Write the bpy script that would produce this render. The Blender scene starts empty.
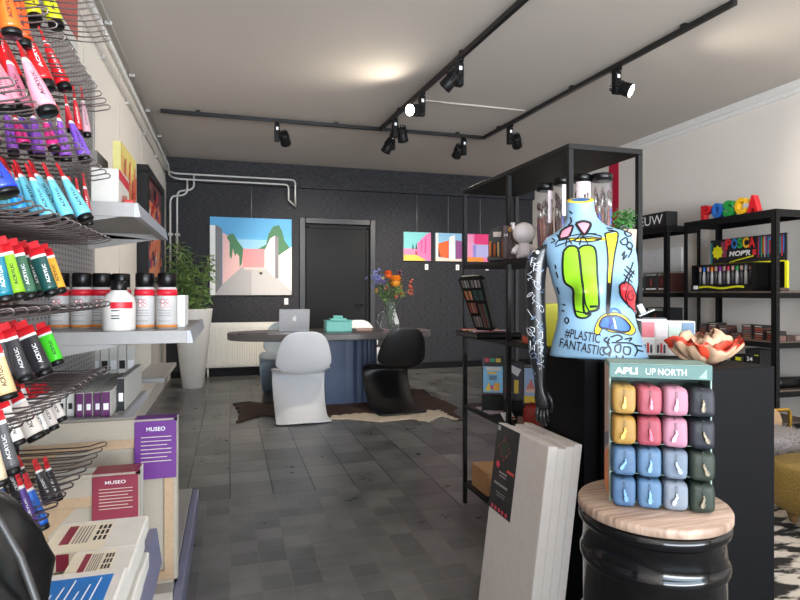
import bpy, math, random
from mathutils import Vector, Matrix
from math import pi, sin, cos, radians
random.seed(7)
S = bpy.context.scene
COL = S.collection
# ------------------------------------------------------------------ camera
EYE = 1.2; YAW = radians(16.47); FPX = 575.0; HOR = 293.0
cd = bpy.data.cameras.new('camera'); cam = bpy.data.objects.new('camera', cd); COL.objects.link(cam)
cam.location = (0, 0, EYE); cam.rotation_euler = (pi/2, 0, -YAW)
cd.sensor_width = 36; cd.lens = 36*FPX/800; cd.shift_y = (HOR-300)/800; cd.clip_start = .02

S.camera = cam
# ------------------------------------------------------------------ world, exposure, daylight, added ceiling fill
w = bpy.data.worlds.new('World'); S.world = w; w.use_nodes = True
bgn = w.node_tree.nodes['Background']; bgn.inputs[0].default_value = (.75, .86, 1, 1); bgn.inputs[1].default_value = 1.0
S.view_settings.view_transform = 'Standard'; S.view_settings.look = 'None'
S.view_settings.exposure = 1.0; S.view_settings.gamma = 1; S.view_settings.use_curve_mapping = False
def area(name, loc, rot, sx, sy, power, col):
    l = bpy.data.lights.new(name, 'AREA'); l.shape = 'RECTANGLE'; l.size = sx; l.size_y = sy; l.energy = power; l.color = col
    o = bpy.data.objects.new(name, l); COL.objects.link(o); o.location = loc; o.rotation_euler = rot; return o
area('window_daylight', (1.6, -6.5, 1.3), (pi/2+.12, 0, 0), 9, 4, 560, (.68, .83, 1))
area('ceiling_fill_light', (1.6, -4.6, .1), (pi/2+.85, 0, 0), 8, 3, 860, (1, .97, .94))  # added low area lamp outside, aimed up through the opening to brighten the ceiling
# ------------------------------------------------------------------ helpers
FW = Vector((sin(YAW), cos(YAW), 0)); RT = Vector((cos(YAW), -sin(YAW), 0))
def P(px, py, d):
    v = FW*d + RT*((px-400)/FPX*d); v.z = EYE-(py-HOR)/FPX*d; return v
def lin(c):
    def f(u):
        u = u/255; return u/12.92 if u <= .04045 else ((u+.055)/1.055)**2.4
    return (f(c[0]), f(c[1]), f(c[2]), 1)
MATS = {}
def mat(name, c, rough=.5, metal=0, var=.08, scale=30, emit=0, trans=0, bump=0, coat=0, ior=1.45, alpha=1, spec=.5):
    if name in MATS: return MATS[name]
    m = bpy.data.materials.new(name); m.use_nodes = True; nt = m.node_tree; b = nt.nodes['Principled BSDF']
    c = lin(c); b.inputs['Roughness'].default_value = rough; b.inputs['Metallic'].default_value = metal
    tc = nt.nodes.new('ShaderNodeTexCoord'); no = nt.nodes.new('ShaderNodeTexNoise'); no.inputs['Scale'].default_value = scale
    nt.links.new(tc.outputs['Object'], no.inputs['Vector'])
    mx = nt.nodes.new('ShaderNodeMix'); mx.data_type = 'RGBA'
    mx.inputs[6].default_value = tuple(x*(1-var) for x in c[:3])+(1,); mx.inputs[7].default_value = tuple(min(1, x*(1+var)) for x in c[:3])+(1,)
    nt.links.new(no.outputs['Fac'], mx.inputs[0]); nt.links.new(mx.outputs[2], b.inputs['Base Color'])
    if bump:
        bp = nt.nodes.new('ShaderNodeBump'); bp.inputs['Strength'].default_value = bump; bp.inputs['Distance'].default_value = .01
        nt.links.new(no.outputs['Fac'], bp.inputs['Height']); nt.links.new(bp.outputs['Normal'], b.inputs['Normal'])
    if spec != .5: b.inputs['Specular IOR Level'].default_value = spec
    if emit:
        b.inputs['Emission Color'].default_value = c; b.inputs['Emission Strength'].default_value = emit
    if trans: b.inputs['Transmission Weight'].default_value = trans; b.inputs['IOR'].default_value = ior
    if coat: b.inputs['Coat Weight'].default_value = coat; b.inputs['Coat Roughness'].default_value = .1
    if alpha < 1: b.inputs['Alpha'].default_value = alpha
    MATS[name] = m; return m
BLK = mat('black_paint', (16, 16, 18), .5, spec=.2); BLKM = mat('black_metal', (20, 20, 21), .45, spec=.2); BPL = mat('black_plastic', (10, 10, 11), .32, spec=.35)
WHT = mat('white_paint', (232, 230, 226), .5); CHR = mat('wire_steel', (112, 102, 100), .34, .85)
GREY = mat('grey_metal', (160, 158, 156), .45, .1); RED = mat('red', (214, 26, 38), .4); LINEN = mat('linen', (176, 166, 150), .85, var=.15, scale=220, bump=.1)
WOODL = mat('pine_wood', (184, 156, 124), .6, var=.15, scale=60); WHC = mat('canvas_white', (208, 206, 200), .7); TXW = mat('print_white', (245, 245, 245), .6)
TXK = mat('print_black', (15, 15, 15), .5); CARD = mat('cardboard', (176, 134, 92), .8); CREAM = mat('cream_paper', (216, 208, 188), .6)
W = {}
class M:
    def __init__(s): s.v = []; s.f = []; s.mi = []; s.m = []; s.sm = []
    def k(s, m):
        if m not in s.m: s.m.append(m)
        return s.m.index(m)
    def add(s, vs, fs, m, sm=False):
        n = len(s.v); s.v += [Vector(v) for v in vs]; i = s.k(m)
        for f in fs: s.f.append([q+n for q in f]); s.mi.append(i); s.sm.append(sm)
        return s
    def box(s, x0, x1, y0, y1, z0, z1, m, mx=None, bev=0):
        b = min(bev, abs(x1-x0)*.45, abs(y1-y0)*.45, abs(z1-z0)*.45) if bev else 0
        if b:
            vs = []; X = (x0, x1); Y = (y0, y1); Z = (z0, z1)
            idx = {}
            for i in (0, 1):
                for j in (0, 1):
                    for k in (0, 1):
                        sx, sy, sz = 1-2*i, 1-2*j, 1-2*k
                        for a in range(3):
                            p = [X[i]+sx*b, Y[j]+sy*b, Z[k]+sz*b]; p[a] = (X[i], Y[j], Z[k])[a]
                            idx[(i, j, k, a)] = len(vs); vs.append(p)
            fs = []
            for a in range(3):
                o = [q for q in range(3) if q != a]
                for side in (0, 1):
                    f = []
                    for (p, q) in ((0, 0), (1, 0), (1, 1), (0, 1)):
                        t = [0, 0, 0]; t[a] = side; t[o[0]] = p; t[o[1]] = q; f.append(idx[(*t, a)])
                    fs.append(f)
                for p in (0, 1):
                    for q in (0, 1):
                        t0 = [0, 0, 0]; t0[a] = 0; t0[o[0]] = p; t0[o[1]] = q; t1 = t0[:]; t1[a] = 1
                        fs.append([idx[(*t0, o[0])], idx[(*t1, o[0])], idx[(*t1, o[1])], idx[(*t0, o[1])]])
            for i in (0, 1):
                for j in (0, 1):
                    for k in (0, 1): fs.append([idx[(i, j, k, a)] for a in range(3)])
        else:
            vs = [(x, y, z) for x in (x0, x1) for y in (y0, y1) for z in (z0, z1)]
            fs = [(0, 1, 3, 2), (4, 6, 7, 5), (0, 4, 5, 1), (2, 3, 7, 6), (0, 2, 6, 4), (1, 5, 7, 3)]
        if mx is not None: vs = [mx @ Vector(v) for v in vs]
        return s.add(vs, fs, m)
    def rings(s, R, m, close=True, cap0=True, cap1=True, sm=True):
        n = len(R[0]); vs = [p for r in R for p in r]; fs = []
        for i in range(len(R)-1):
            for j in range(n if close else n-1):
                a = i*n+j; b = i*n+(j+1) % n; fs.append((a, b, b+n, a+n))
        if cap0: fs.append(list(range(n))[::-1])
        if cap1: fs.append([(len(R)-1)*n+j for j in range(n)])
        return s.add(vs, fs, m, sm)
    def tube(s, pts, r, m, n=8, sm=True):
        pts = [Vector(p) for p in pts]; R = []
        rr = r if isinstance(r, (list, tuple)) else [r]*len(pts)
        t = (pts[1]-pts[0]).normalized(); u = t.orthogonal().normalized()
        for i, p in enumerate(pts):
            a = pts[min(i+1, len(pts)-1)]-pts[max(i-1, 0)]
            a = a.normalized() if a.length > 1e-9 else t
            u = (u-a*u.dot(a))
            u = u.normalized() if u.length > 1e-6 else a.orthogonal().normalized()
            v = a.cross(u)
            R.append([p+(u*cos(2*pi*j/n)+v*sin(2*pi*j/n))*rr[i] for j in range(n)])
        return s.rings(R, m, sm=sm)
    def lathe(s, prof, c, m, n=24, mx=None, sx=1, sy=1):
        R = [[Vector((r*sx*cos(2*pi*j/n), r*sy*sin(2*pi*j/n), z)) for j in range(n)] for r, z in prof]
        if mx is not None: R = [[mx @ p for p in q] for q in R]
        c = Vector(c); R = [[p+c for p in q] for q in R]
        return s.rings(R, m)
    def ball(s, c, r, m, sc=(1, 1, 1), n=16):
        k = n//2; R = [[Vector(c)+Vector((r*sc[0]*sin(pi*i/k)*cos(2*pi*j/n), r*sc[1]*sin(pi*i/k)*sin(2*pi*j/n), r*sc[2]*cos(pi*i/k))) for j in range(n)] for i in [.02]+list(range(1, k))+[k-.02]]
        return s.rings(R, m)
    def prism(s, pts, vec, m):
        n = len(pts); pts = [Vector(p) for p in pts]; vec = Vector(vec)
        vs = pts+[p+vec for p in pts]
        return s.add(vs, [list(range(n))[::-1], list(range(n, 2*n))]+[(i, (i+1) % n, (i+1) % n+n, i+n) for i in range(n)], m)
    def poly(s, pts, m): return s.add(pts, [list(range(len(pts)))], m)
    def build(s, name, parent=None, kind=None, loc=None, label=None, cat=None, group=None, mods=None):
        """vertices are world coordinates unless parent has a local frame registered"""
        if parent is not None: T = W[parent]
        else:
            if loc is None:
                xs = [v.x for v in s.v]; ys = [v.y for v in s.v]; zs = [v.z for v in s.v]
                loc = ((min(xs)+max(xs))/2, (min(ys)+max(ys))/2, min(zs))
            T = Matrix.Translation(loc)
        Ti = T.inverted(); me = bpy.data.meshes.new(name)
        me.from_pydata([tuple(Ti @ v) for v in s.v], [], s.f)
        for m in s.m: me.materials.append(m)
        me.polygons.foreach_set('material_index', s.mi); me.polygons.foreach_set('use_smooth', s.sm)
        me.validate()
        import bmesh
        bm = bmesh.new(); bm.from_mesh(me); bmesh.ops.recalc_face_normals(bm, faces=bm.faces); bm.to_mesh(me); bm.free()
        o = bpy.data.objects.new(name, me); COL.objects.link(o)
        if parent is not None: o.parent = parent
        else: o.location = loc
        W[o] = T
        if kind: o['kind'] = kind
        if label: o['label'] = label
        if cat: o['category'] = cat
        if group: o['group'] = group
        return o
def thing(name, label, cat, loc=(0, 0, 0), rot=0, group=None):
    o = bpy.data.objects.new(name, None); COL.objects.link(o); o.empty_display_size = .05
    o.location = loc; o.rotation_euler = (0, 0, rot); o['label'] = label; o['category'] = cat
    if group: o['group'] = group
    W[o] = Matrix.Translation(loc) @ Matrix.Rotation(rot, 4, 'Z'); return o
class L(M):
    """parts given in the local frame of their thing"""
    def __init__(s, root): super().__init__(); s.r = root
    def build(s, name, **k):
        T = W[s.r]; s.v = [T @ v for v in s.v]; return M.build(s, name, parent=k.pop('parent', s.r), **k)
def copy_tree(o, parent=None):
    c = o.copy(); COL.objects.link(c)
    if parent: c.parent = parent
    for ch in list(o.children): copy_tree(ch, c)
    return c
TX = {}
def textmesh(t, bold=0, shear=0, space=1):
    key = (t, bold, shear, space)
    if key not in TX:
        cu = bpy.data.curves.new('t', 'FONT'); cu.body = t; cu.size = 1; cu.offset = bold; cu.shear = shear; cu.space_character = space; cu.resolution_u = 3
        o = bpy.data.objects.new('t', cu); COL.objects.link(o)
        dg = bpy.context.evaluated_depsgraph_get(); dg.update(); me = bpy.data.meshes.new_from_object(o.evaluated_get(dg))
        vs = [v.co.copy() for v in me.vertices]; fs = [list(p.vertices) for p in me.polygons]
        bpy.data.objects.remove(o); bpy.data.curves.remove(cu); bpy.data.meshes.remove(me)
        x0 = min(v.x for v in vs); x1 = max(v.x for v in vs); y0 = min(v.y for v in vs); y1 = max(v.y for v in vs)
        TX[key] = ([((v.x-x0)/(x1-x0), (v.y-y0)/(y1-y0)) for v in vs], fs)
    return TX[key]
def text(mb, t, o, ux, uy, m, bold=0, shear=0, space=1, depth=0):
    """flat text: lower-left corner o, spanning vector ux wide and uy high; optional depth vector makes it solid"""
    uv, fs = textmesh(t, bold, shear, space); o = Vector(o); ux = Vector(ux); uy = Vector(uy)
    vs = [o+ux*a+uy*b for a, b in uv]
    if not depth: mb.add(vs, fs, m); return
    depth = Vector(depth); n = len(vs); cnt = {}
    for f in fs:
        for i in range(len(f)):
            e = (f[i], f[(i+1) % len(f)]); cnt[frozenset(e)] = cnt.get(frozenset(e), [])+[e]
    side = [(e[0][0], e[0][1], e[0][1]+n, e[0][0]+n) for e in cnt.values() if len(e) == 1]
    mb.add(vs+[v+depth for v in vs], fs+[[q+n for q in f][::-1] for f in fs]+side, m)
def art(mb, o, ux, uy, n, polys):
    """painted areas of a flat picture: unit-square polygons on the plane o + a*ux + b*uy, n = outward normal"""
    o = Vector(o); ux = Vector(ux); uy = Vector(uy); n = Vector(n)
    for i, (m, pts) in enumerate(polys): mb.poly([o+ux*a+uy*b+n*(.0006*(i+1)) for a, b in pts], m)
def sq(a, b, c, d): return [(a, b), (c, b), (c, d), (a, d)]
def pmat(c): return mat('paint_%d_%d_%d' % c, c, .55)

# ------------------------------------------------------------------ structure
XL, XR, YB, YF, ZC = -.86, 4.89, 8.66, -2.6, 3.1
def wallpaper():
    m = mat('woven_wallpaper', (66, 66, 70), .62, spec=.2); nt = m.node_tree; b = nt.nodes['Principled BSDF']
    tc = nt.nodes.new('ShaderNodeTexCoord'); mp = nt.nodes.new('ShaderNodeMapping'); mp.inputs['Scale'].default_value = (12, 12, 85)
    no = nt.nodes.new('ShaderNodeTexNoise'); no.inputs['Scale'].default_value = 1.6; no.inputs['Detail'].default_value = 5
    cr = nt.nodes.new('ShaderNodeValToRGB'); cr.color_ramp.elements[0].position = .35; cr.color_ramp.elements[1].position = .7
    cr.color_ramp.elements[0].color = lin((32, 32, 35)); cr.color_ramp.elements[1].color = lin((66, 66, 71))
    nt.links.new(tc.outputs['Object'], mp.inputs[0]); nt.links.new(mp.outputs[0], no.inputs['Vector']); nt.links.new(no.outputs['Fac'], cr.inputs[0])
    nt.links.new(cr.outputs[0], b.inputs['Base Color'])
    bp = nt.nodes.new('ShaderNodeBump'); bp.inputs['Strength'].default_value = .25; bp.inputs['Distance'].default_value = .004
    nt.links.new(no.outputs['Fac'], bp.inputs['Height']); nt.links.new(bp.outputs[0], b.inputs['Normal']); return m
def tilemat():
    m = mat('slate_tiles', (70, 68, 66), .4); nt = m.node_tree; b = nt.nodes['Principled BSDF']; N = nt.nodes.new; lk = nt.links.new
    tc = N('ShaderNodeTexCoord')
    def brick(sz, mort):
        k = N('ShaderNodeTexBrick'); k.offset = 0; k.squash = 1; k.inputs['Scale'].default_value = 1
        k.inputs['Brick Width'].default_value = sz; k.inputs['Row Height'].default_value = sz; k.inputs['Mortar Size'].default_value = mort; k.inputs['Mortar Smooth'].default_value = .3
        k.inputs['Color1'].default_value = lin((116, 116, 115)); k.inputs['Color2'].default_value = lin((88, 89, 90)); k.inputs['Mortar'].default_value = lin((26, 25, 24))
        lk(tc.outputs['Object'], k.inputs['Vector']); return k
    A = brick(.25, .004); B = brick(.125, .0035); B.inputs['Mortar'].default_value = lin((112, 106, 100))
    # zones of small tiles: coordinates snapped to the big tile grid, then a coarse noise
    sn = N('ShaderNodeVectorMath'); sn.operation = 'SNAP'; sn.inputs[1].default_value = (.5, .5, .5); lk(tc.outputs['Object'], sn.inputs[0])
    nz = N('ShaderNodeTexNoise'); nz.inputs['Scale'].default_value = .9; nz.inputs['Detail'].default_value = 0; lk(sn.outputs[0], nz.inputs['Vector'])
    sp = N('ShaderNodeSeparateXYZ'); lk(sn.outputs[0], sp.inputs[0])
    mr = N('ShaderNodeMapRange'); mr.inputs['From Min'].default_value = 2.4; mr.inputs['From Max'].default_value = 4.4; mr.inputs['To Min'].default_value = .3; mr.inputs['To Max'].default_value = -.2
    lk(sp.outputs['Y'], mr.inputs['Value'])
    ad = N('ShaderNodeMath'); ad.operation = 'ADD'; lk(nz.outputs['Fac'], ad.inputs[0]); lk(mr.outputs[0], ad.inputs[1])
    gt = N('ShaderNodeMath'); gt.operation = 'GREATER_THAN'; gt.inputs[1].default_value = .62; lk(ad.outputs[0], gt.inputs[0])
    mx = N('ShaderNodeMix'); mx.data_type = 'RGBA'; lk(gt.outputs[0], mx.inputs[0]); lk(A.outputs['Color'], mx.inputs[6]); lk(B.outputs['Color'], mx.inputs[7])
    mf = N('ShaderNodeMix'); mf.data_type = 'FLOAT'; lk(gt.outputs[0], mf.inputs[0]); lk(A.outputs['Fac'], mf.inputs[2]); lk(B.outputs['Fac'], mf.inputs[3])
    n2 = N('ShaderNodeTexNoise'); n2.inputs['Scale'].default_value = 4; n2.inputs['Detail'].default_value = 8; lk(tc.outputs['Object'], n2.inputs['Vector'])
    cr = N('ShaderNodeMapRange'); cr.inputs['From Min'].default_value = .3; cr.inputs['From Max'].default_value = .7; cr.inputs['To Min'].default_value = .7; cr.inputs['To Max'].default_value = 1.3; lk(n2.outputs['Fac'], cr.inputs['Value'])
    mu = N('ShaderNodeVectorMath'); mu.operation = 'SCALE'; lk(mx.outputs[2], mu.inputs[0]); lk(cr.outputs[0], mu.inputs['Scale'])
    lk(mu.outputs[0], b.inputs['Base Color'])
    rr = N('ShaderNodeMapRange'); rr.inputs['To Min'].default_value = .2; rr.inputs['To Max'].default_value = .42; lk(n2.outputs['Fac'], rr.inputs['Value']); lk(rr.outputs[0], b.inputs['Roughness'])
    su = N('ShaderNodeMath'); su.operation = 'MULTIPLY_ADD'; su.inputs[1].default_value = -1.0; lk(mf.outputs[0], su.inputs[0]); n3 = N('ShaderNodeMath'); n3.operation = 'MULTIPLY'; n3.inputs[1].default_value = .25; lk(n2.outputs['Fac'], n3.inputs[0]); lk(n3.outputs[0], su.inputs[2])
    bp = N('ShaderNodeBump'); bp.inputs['Strength'].default_value = .35; bp.inputs['Distance'].default_value = .006; lk(su.outputs[0], bp.inputs['Height']); lk(bp.outputs[0], b.inputs['Normal'])
    return m
WP = wallpaper(); CEIL = mat('ceiling_paint', (190, 183, 175), .9, var=.03, scale=2); WALLW = mat('wall_paint', (234, 228, 220), .85, spec=.2, var=.03, scale=2)
M().box(XL, XR, YF, YB, -.1, 0, tilemat()).build('floor', kind='structure', loc=(0, 0, 0))
M().box(XL-.1, XR+.1, YF, YB+.1, ZC, ZC+.1, CEIL).build('ceiling', kind='structure')
m = M().box(XL-.1, XL, YF, YB, 0, ZC, WALLW)
for y in (1.2, 3.9, 5.1, 6.3, 7.5): m.box(XL-.001, XL+.004, y, y+.008, 1, ZC, mat('seam', (190, 184, 176), .8))
m.build('wall_left', kind='structure')
m = M().box(XR, XR+.1, YF, YB, 0, ZC, WALLW); m.box(XR-.004, XR, 6.42, 6.62, .0, ZC-.005, mat('crimson_paint', (196, 22, 62), .6))
m.build('wall_right', kind='structure')
DX0, DX1, DZ = 1.05, 2.10, 2.27
m = M().box(XL, DX0, YB, YB+.1, 0, ZC, WP); m.box(DX1, XR, YB, YB+.1, 0, ZC, WP); m.box(DX0, DX1, YB, YB+.1, DZ, ZC, WP)
m.build('wall_back', kind='structure')
M().box(XL, XR, YB-.07, YB, 2.76, ZC, WP).build('trim_1', kind='structure')
M().box(XR-.05, XR, YF, YB-.08, ZC-.07, ZC, WHT).box(XR-.02, XR-.0005, YF, YB-.08, ZC-.11, ZC-.07, WHT).build('trim_2', kind='structure')
M().box(XL, XL+.06, 2.0, YB-.02, 0, .16, WHT).build('baseboard_left', kind='structure')
M().box(XL, DX0-.07, YB-.02, YB, 0, .1, BLK).box(DX1+.07, XR, YB-.02, YB, 0, .1, BLK).build('baseboard_back', kind='structure')
# rear wall (behind the camera) with the shop window opening
m = M().box(XL, -.8, YF-.1, YF, 0, ZC, WALLW); m.box(4.2, XR, YF-.1, YF, 0, ZC, WALLW); m.box(-.8, 4.2, YF-.1, YF, 0, .5, WALLW); m.box(-.8, 4.2, YF-.1, YF, 2.95, ZC, WALLW)
m.build('wall_rear', kind='structure')
# back door
DK = mat('door_black', (13, 13, 15), .5, spec=.2)
FRM = mat('door_frame_grey', (34, 34, 38), .4)
dr = M().box(DX0+.01, DX1-.01, YB+.03, YB+.08, .005, DZ-.01, DK).build('door_1', kind='structure')
m = M(); m.box(DX0-.06, DX0+.03, YB-.04, YB+.03, 0, DZ+.06, FRM, bev=.008); m.box(DX1-.03, DX1+.06, YB-.04, YB+.03, 0, DZ+.06, FRM, bev=.008); m.box(DX0+.03, DX1-.03, YB-.04, YB+.03, DZ-.03, DZ+.06, FRM, bev=.008)
m.box(DX0+.05, DX0+.08, YB+.005, YB+.03, .01, DZ-.06, BLK); m.box(DX0+.05, DX1-.05, YB+.005, YB+.03, DZ-.09, DZ-.06, BLK); m.box(DX1-.08, DX1-.05, YB+.005, YB+.03, .01, DZ-.06, BLK)
m.build('door_frame', parent=dr)
m = M().tube([(DX1-.14, YB+.03, 1.02), (DX1-.14, YB-.02, 1.02), (DX1-.27, YB-.025, 1.02)], .011, mat('handle_black', (40, 40, 42), .25, .6)); m.box(DX1-.16, DX1-.12, YB+.02, YB+.032, .88, 1.08, BLKM)
m.build('door_handle', parent=dr)
M().tube([(2.0, 5.35, ZC-.009), (2.93, 5.35, ZC-.009)], .009, CEIL).tube([(1.72, 5.35, ZC-.007), (2.0, 5.35, ZC-.007)], .006, CEIL).build('ceiling_conduit', label='thin white conduit running across the ceiling between two black track rails', cat='conduit')
# pipes
PIPE = mat('pipe_grey', (196, 194, 190), .35, .2)
def arc(a, b, c, n=5):
    a, b, c = Vector(a), Vector(b), Vector(c); return [a*(1-t)**2+b*2*t*(1-t)+c*t*t for t in [i/n for i in range(n+1)]]
for i, (zz, xo, lab) in enumerate(((2.86, .035, 'upper conduit from left wall ceiling edge along back wall to stub right of large painting'), (2.78, .075, 'lower conduit from left wall along the back wall, dropping left of the big painting'))):
    yb = YB-.12-.03*i
    pts = [Vector((XL+xo, .5, ZC-.1-.1*i)), Vector((XL+xo, YB-.5, ZC-.1-.1*i))]+arc((XL+xo, YB-.4, zz+.02), (XL+xo, yb, zz), (XL+xo+.15, yb, zz))
    pts += [Vector((.72+.08*(1-i), yb, zz))]+arc((.76+.09*(1-i), yb, zz), (.82+.1*(1-i), yb, zz), (.82+.1*(1-i), yb, zz-.06))+[Vector((.82+.1*(1-i), yb, 2.56+.02*(1-i))), Vector((.93, yb+.06, 2.47+.02*(1-i)))]
    m = M().tube(pts, .0135, PIPE)
    x = XL+.07+.085*(1-i)
    m2 = arc((x+.1+.05*(1-i), yb, zz), (x+.1+.05*(1-i), yb, 2.6), (x, yb+.02, 2.52-.06*(1-i)))
    m.tube([(x+.22, yb, zz), (x+.22, yb, zz-.12)]+arc((x+.22, yb, zz-.14), (x+.22, yb, zz-.22), (x+.11, yb, zz-.23))+arc((x+.05, yb, zz-.24), (x, yb, zz-.25), (x, yb, zz-.35))+[(x, yb, .9)], .0135, PIPE)
    for zc in (2.0, 1.3): m.box(x-.03, x+.03, yb, YB, zc, zc+.03, PIPE)
    m.build('wall_pipe', label=lab, cat='pipe')
for i, (xo, zo) in enumerate(((.015, .02), (.015, .26), (.06, .02))):
    m = M().tube([(XL+xo, .3, ZC-zo), (XL+xo, YB-.16, ZC-zo)], .006, PIPE)
    for k in range(7): m.box(XL, XL+xo+.012, 1.4+k, 1.42+k, ZC-zo-.015, ZC-zo+.012, PIPE)
    m.build('ceiling_cable_pipe', label=['thin pipe in the corner where the left wall meets ceiling', 'lowest thin pipe along the left wall below the ceiling', 'thin pipe on the ceiling just off the left wall'][i], cat='pipe')

# ------------------------------------------------------------------ track lights
TRK = mat('track_black', (20, 20, 21), .35)
def track(p0, p1, lab, feeds):
    p0 = Vector(p0); p1 = Vector(p1); r = thing('track_rail', lab, 'light track', tuple(p0))
    d = (p1-p0); n = d.normalized(); s = Vector((-n.y, n.x, 0))*.018
    M().prism([p0-s, p0+s, p0+s+Vector((0, 0, .035)), p0-s+Vector((0, 0, .035))], d, TRK).build('rail', parent=r)
    for t in feeds:
        c = p0+d*t; M().box(c.x-.02, c.x+.02, c.y-.02, c.y+.02, c.z+.035, ZC, TRK).build('ceiling_clip', parent=r)
    return r
TZ = 3.045
track((-.68, 6.33, TZ), (2.94, 6.33, TZ), 'black track rail running across the room below the ceiling, farthest back', (.1, .5, .9))
track((1.90, 1.0, TZ), (1.64, 6.31, TZ), 'black track rail running lengthwise through the middle of the ceiling', (.3, .6, .88))
track((3.10, 2.92, TZ), (2.92, 6.31, TZ), 'black track rail with lit spotlight on the right, ending over the right shelves', (.12, .5, .9))
LENS = mat('lamp_lens', (255, 246, 228), .3, emit=9); LENSOFF = mat('lamp_lens_dim', (255, 240, 214), .3, emit=3)
def spot(x, y, aim, lab, power, cone=70, side=None):
    r = thing('track_spotlight', lab, 'spotlight', (x, y, TZ), 0, 'spotlights on the ceiling tracks')
    a = Vector(aim).normalized(); sd = Vector(side or (1, 0, 0))
    mm = M().box(x-.02, x+.02, y-.05, y+.05, TZ-.03, TZ, BPL, bev=.004); mm.build('track_adapter', parent=r)
    mm = M().box(x-.028, x+.028, y-.03, y+.03, TZ-.21, TZ-.03, BLKM, bev=.005); mm.box(x-.012, x+.012, y-.0315, y-.029, TZ-.09, TZ-.06, TXW); mm.build('driver_box', parent=r)
    c = Vector((x, y, TZ-.17))+sd*.08
    mm = M().tube([Vector((x, y, TZ-.17)), c], .016, BLKM)
    mm.tube([c-a*.07, c-a*.065, c+a*.06, c+a*.075], [.035, .05, .056, .058], BLKM, 20)
    u = a.orthogonal().normalized(); v = a.cross(u)
    for k in range(12):
        q = u*cos(k*pi/6)+v*sin(k*pi/6); mm.tube([c-a*.09+q*.043, c-a*.01+q*.055], .006, BLKM, 4)
    mm.build('lamp_head', parent=r)
    M().tube([c+a*.070, c+a*.0765], [.05, .05], LENS if 'glowing' in lab else LENSOFF, 20).build('lamp_lens', parent=r)
    l = bpy.data.lights.new('spot_beam', 'SPOT'); l.energy = power; l.spot_size = radians(cone); l.spot_blend = 1; l.color = (1, .9, .76); l.shadow_soft_size = .05
    o = bpy.data.objects.new('spot_beam', l); COL.objects.link(o); o.location = tuple(a*.1+c-Vector((x, y, TZ))); o.rotation_euler = a.to_track_quat('-Z', 'Y').to_euler(); o.parent = r
spot(.487, 6.33, (.25, .8, -.5), 'black spotlight alone on the left half of the back track', 110)
spot(1.78, 6.33, (-.3, .6, -.75), 'black spotlight hanging from the back track under the junction of two rails', 110, side=(-.6, 0, 0))
spot(1.665, 5.82, (.3, .5, -.8), 'black spotlight on the middle rail, next to its junction with the back rail', 90)
spot(1.70, 5.04, (-.8, -.5, -.2), 'glowing spotlight on the middle rail, lens turned to the left', 22, 160, side=(-.9, -.3, 0))
spot(1.74, 4.23, (-.5, .6, -.6), 'large black spotlight nearest on the middle rail, head tilted to the left', 50, 130, side=(-.9, 0, 0))
spot(2.66, 6.33, (.0, .8, -.6), 'black spotlight on the back track near its right corner', 110, side=(-.9, 0, 0))
spot(2.95, 5.72, (.5, .7, -.5), 'black spotlight on the right rail near the back corner', 90)
spot(3.04, 4.02, (.6, -.7, -.45), 'glowing spotlight on the right rail, lens turned to the right', 70, 120, side=(.5, -.3, 0))

# ------------------------------------------------------------------ radiator
m = M(); RW = mat('radiator_white', (236, 234, 228), .45)
r = thing('radiator', 'white panel radiator on the dark back wall behind the pot and table', 'radiator', (.4, YB-.06, .1))
m.box(-.42, .86, YB-.13, YB-.03, .14, .76, RW, bev=.01)
for k in range(38): m.box(-.40+k*.0333, -.380+k*.0333, YB-.148, YB-.13, .17, .73, RW, bev=.004)
m.build('panel', parent=r)
m = M()
for k in range(30): m.box(-.4+k*.043, -.38+k*.043, YB-.12, YB-.04, .76, .77, mat('grille', (150, 148, 140), .5))
m.box(-.42, .86, YB-.135, YB-.125, .755, .78, RW); m.build('top_grille', parent=r)
M().tube([(-.36, YB-.08, .14), (-.36, YB-.08, 0)], .012, RW).tube([(-.3, YB-.08, .14), (-.3, YB-.08, 0)], .012, RW).build('feed_pipe', parent=r)

# ------------------------------------------------------------------ paintings
def painting(x0, x1, z0, z1, polys, lab, tag=None, rodz=2.76, bg=(90, 180, 228)):
    r = thing('painting', lab, 'painting', ((x0+x1)/2, YB, z0), 0); y = YB-.035
    m = M().box(x0, x1, y, YB-.004, z0, z1, WHC)
    art(m, (x0, y, z0), (x1-x0, 0, 0), (0, 0, z1-z0), (0, -1, 0), [(pmat(bg), sq(0, 0, 1, 1))]+[(pmat(c), p) for c, p in polys])
    m.build('canvas', parent=r)
    M().tube([((x0+x1)/2, YB-.012, z1-.02), ((x0+x1)/2, YB-.012, rodz)], .004, mat('rod', (170, 168, 165), .4, .5), 6).build('hanging_rod', parent=r)
    if tag:
        t = M().box(tag-.028, tag+.028, YB-.006, YB-.001, z0-.14, z0-.05, TXW); 
        for k in range(3): t.box(tag-.018, tag+.012, YB-.0065, YB-.0055, z0-.085-.015*k, z0-.081-.015*k, TXK)
        t.build('price_tag', label='white price tag on the dark wall below the '+' '.join(lab.split(' with')[0].split(' through')[0].split(' over')[0].split(' beside')[0].split()[:7]), cat='price tag')
GRN = (62, 122, 78)
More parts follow.
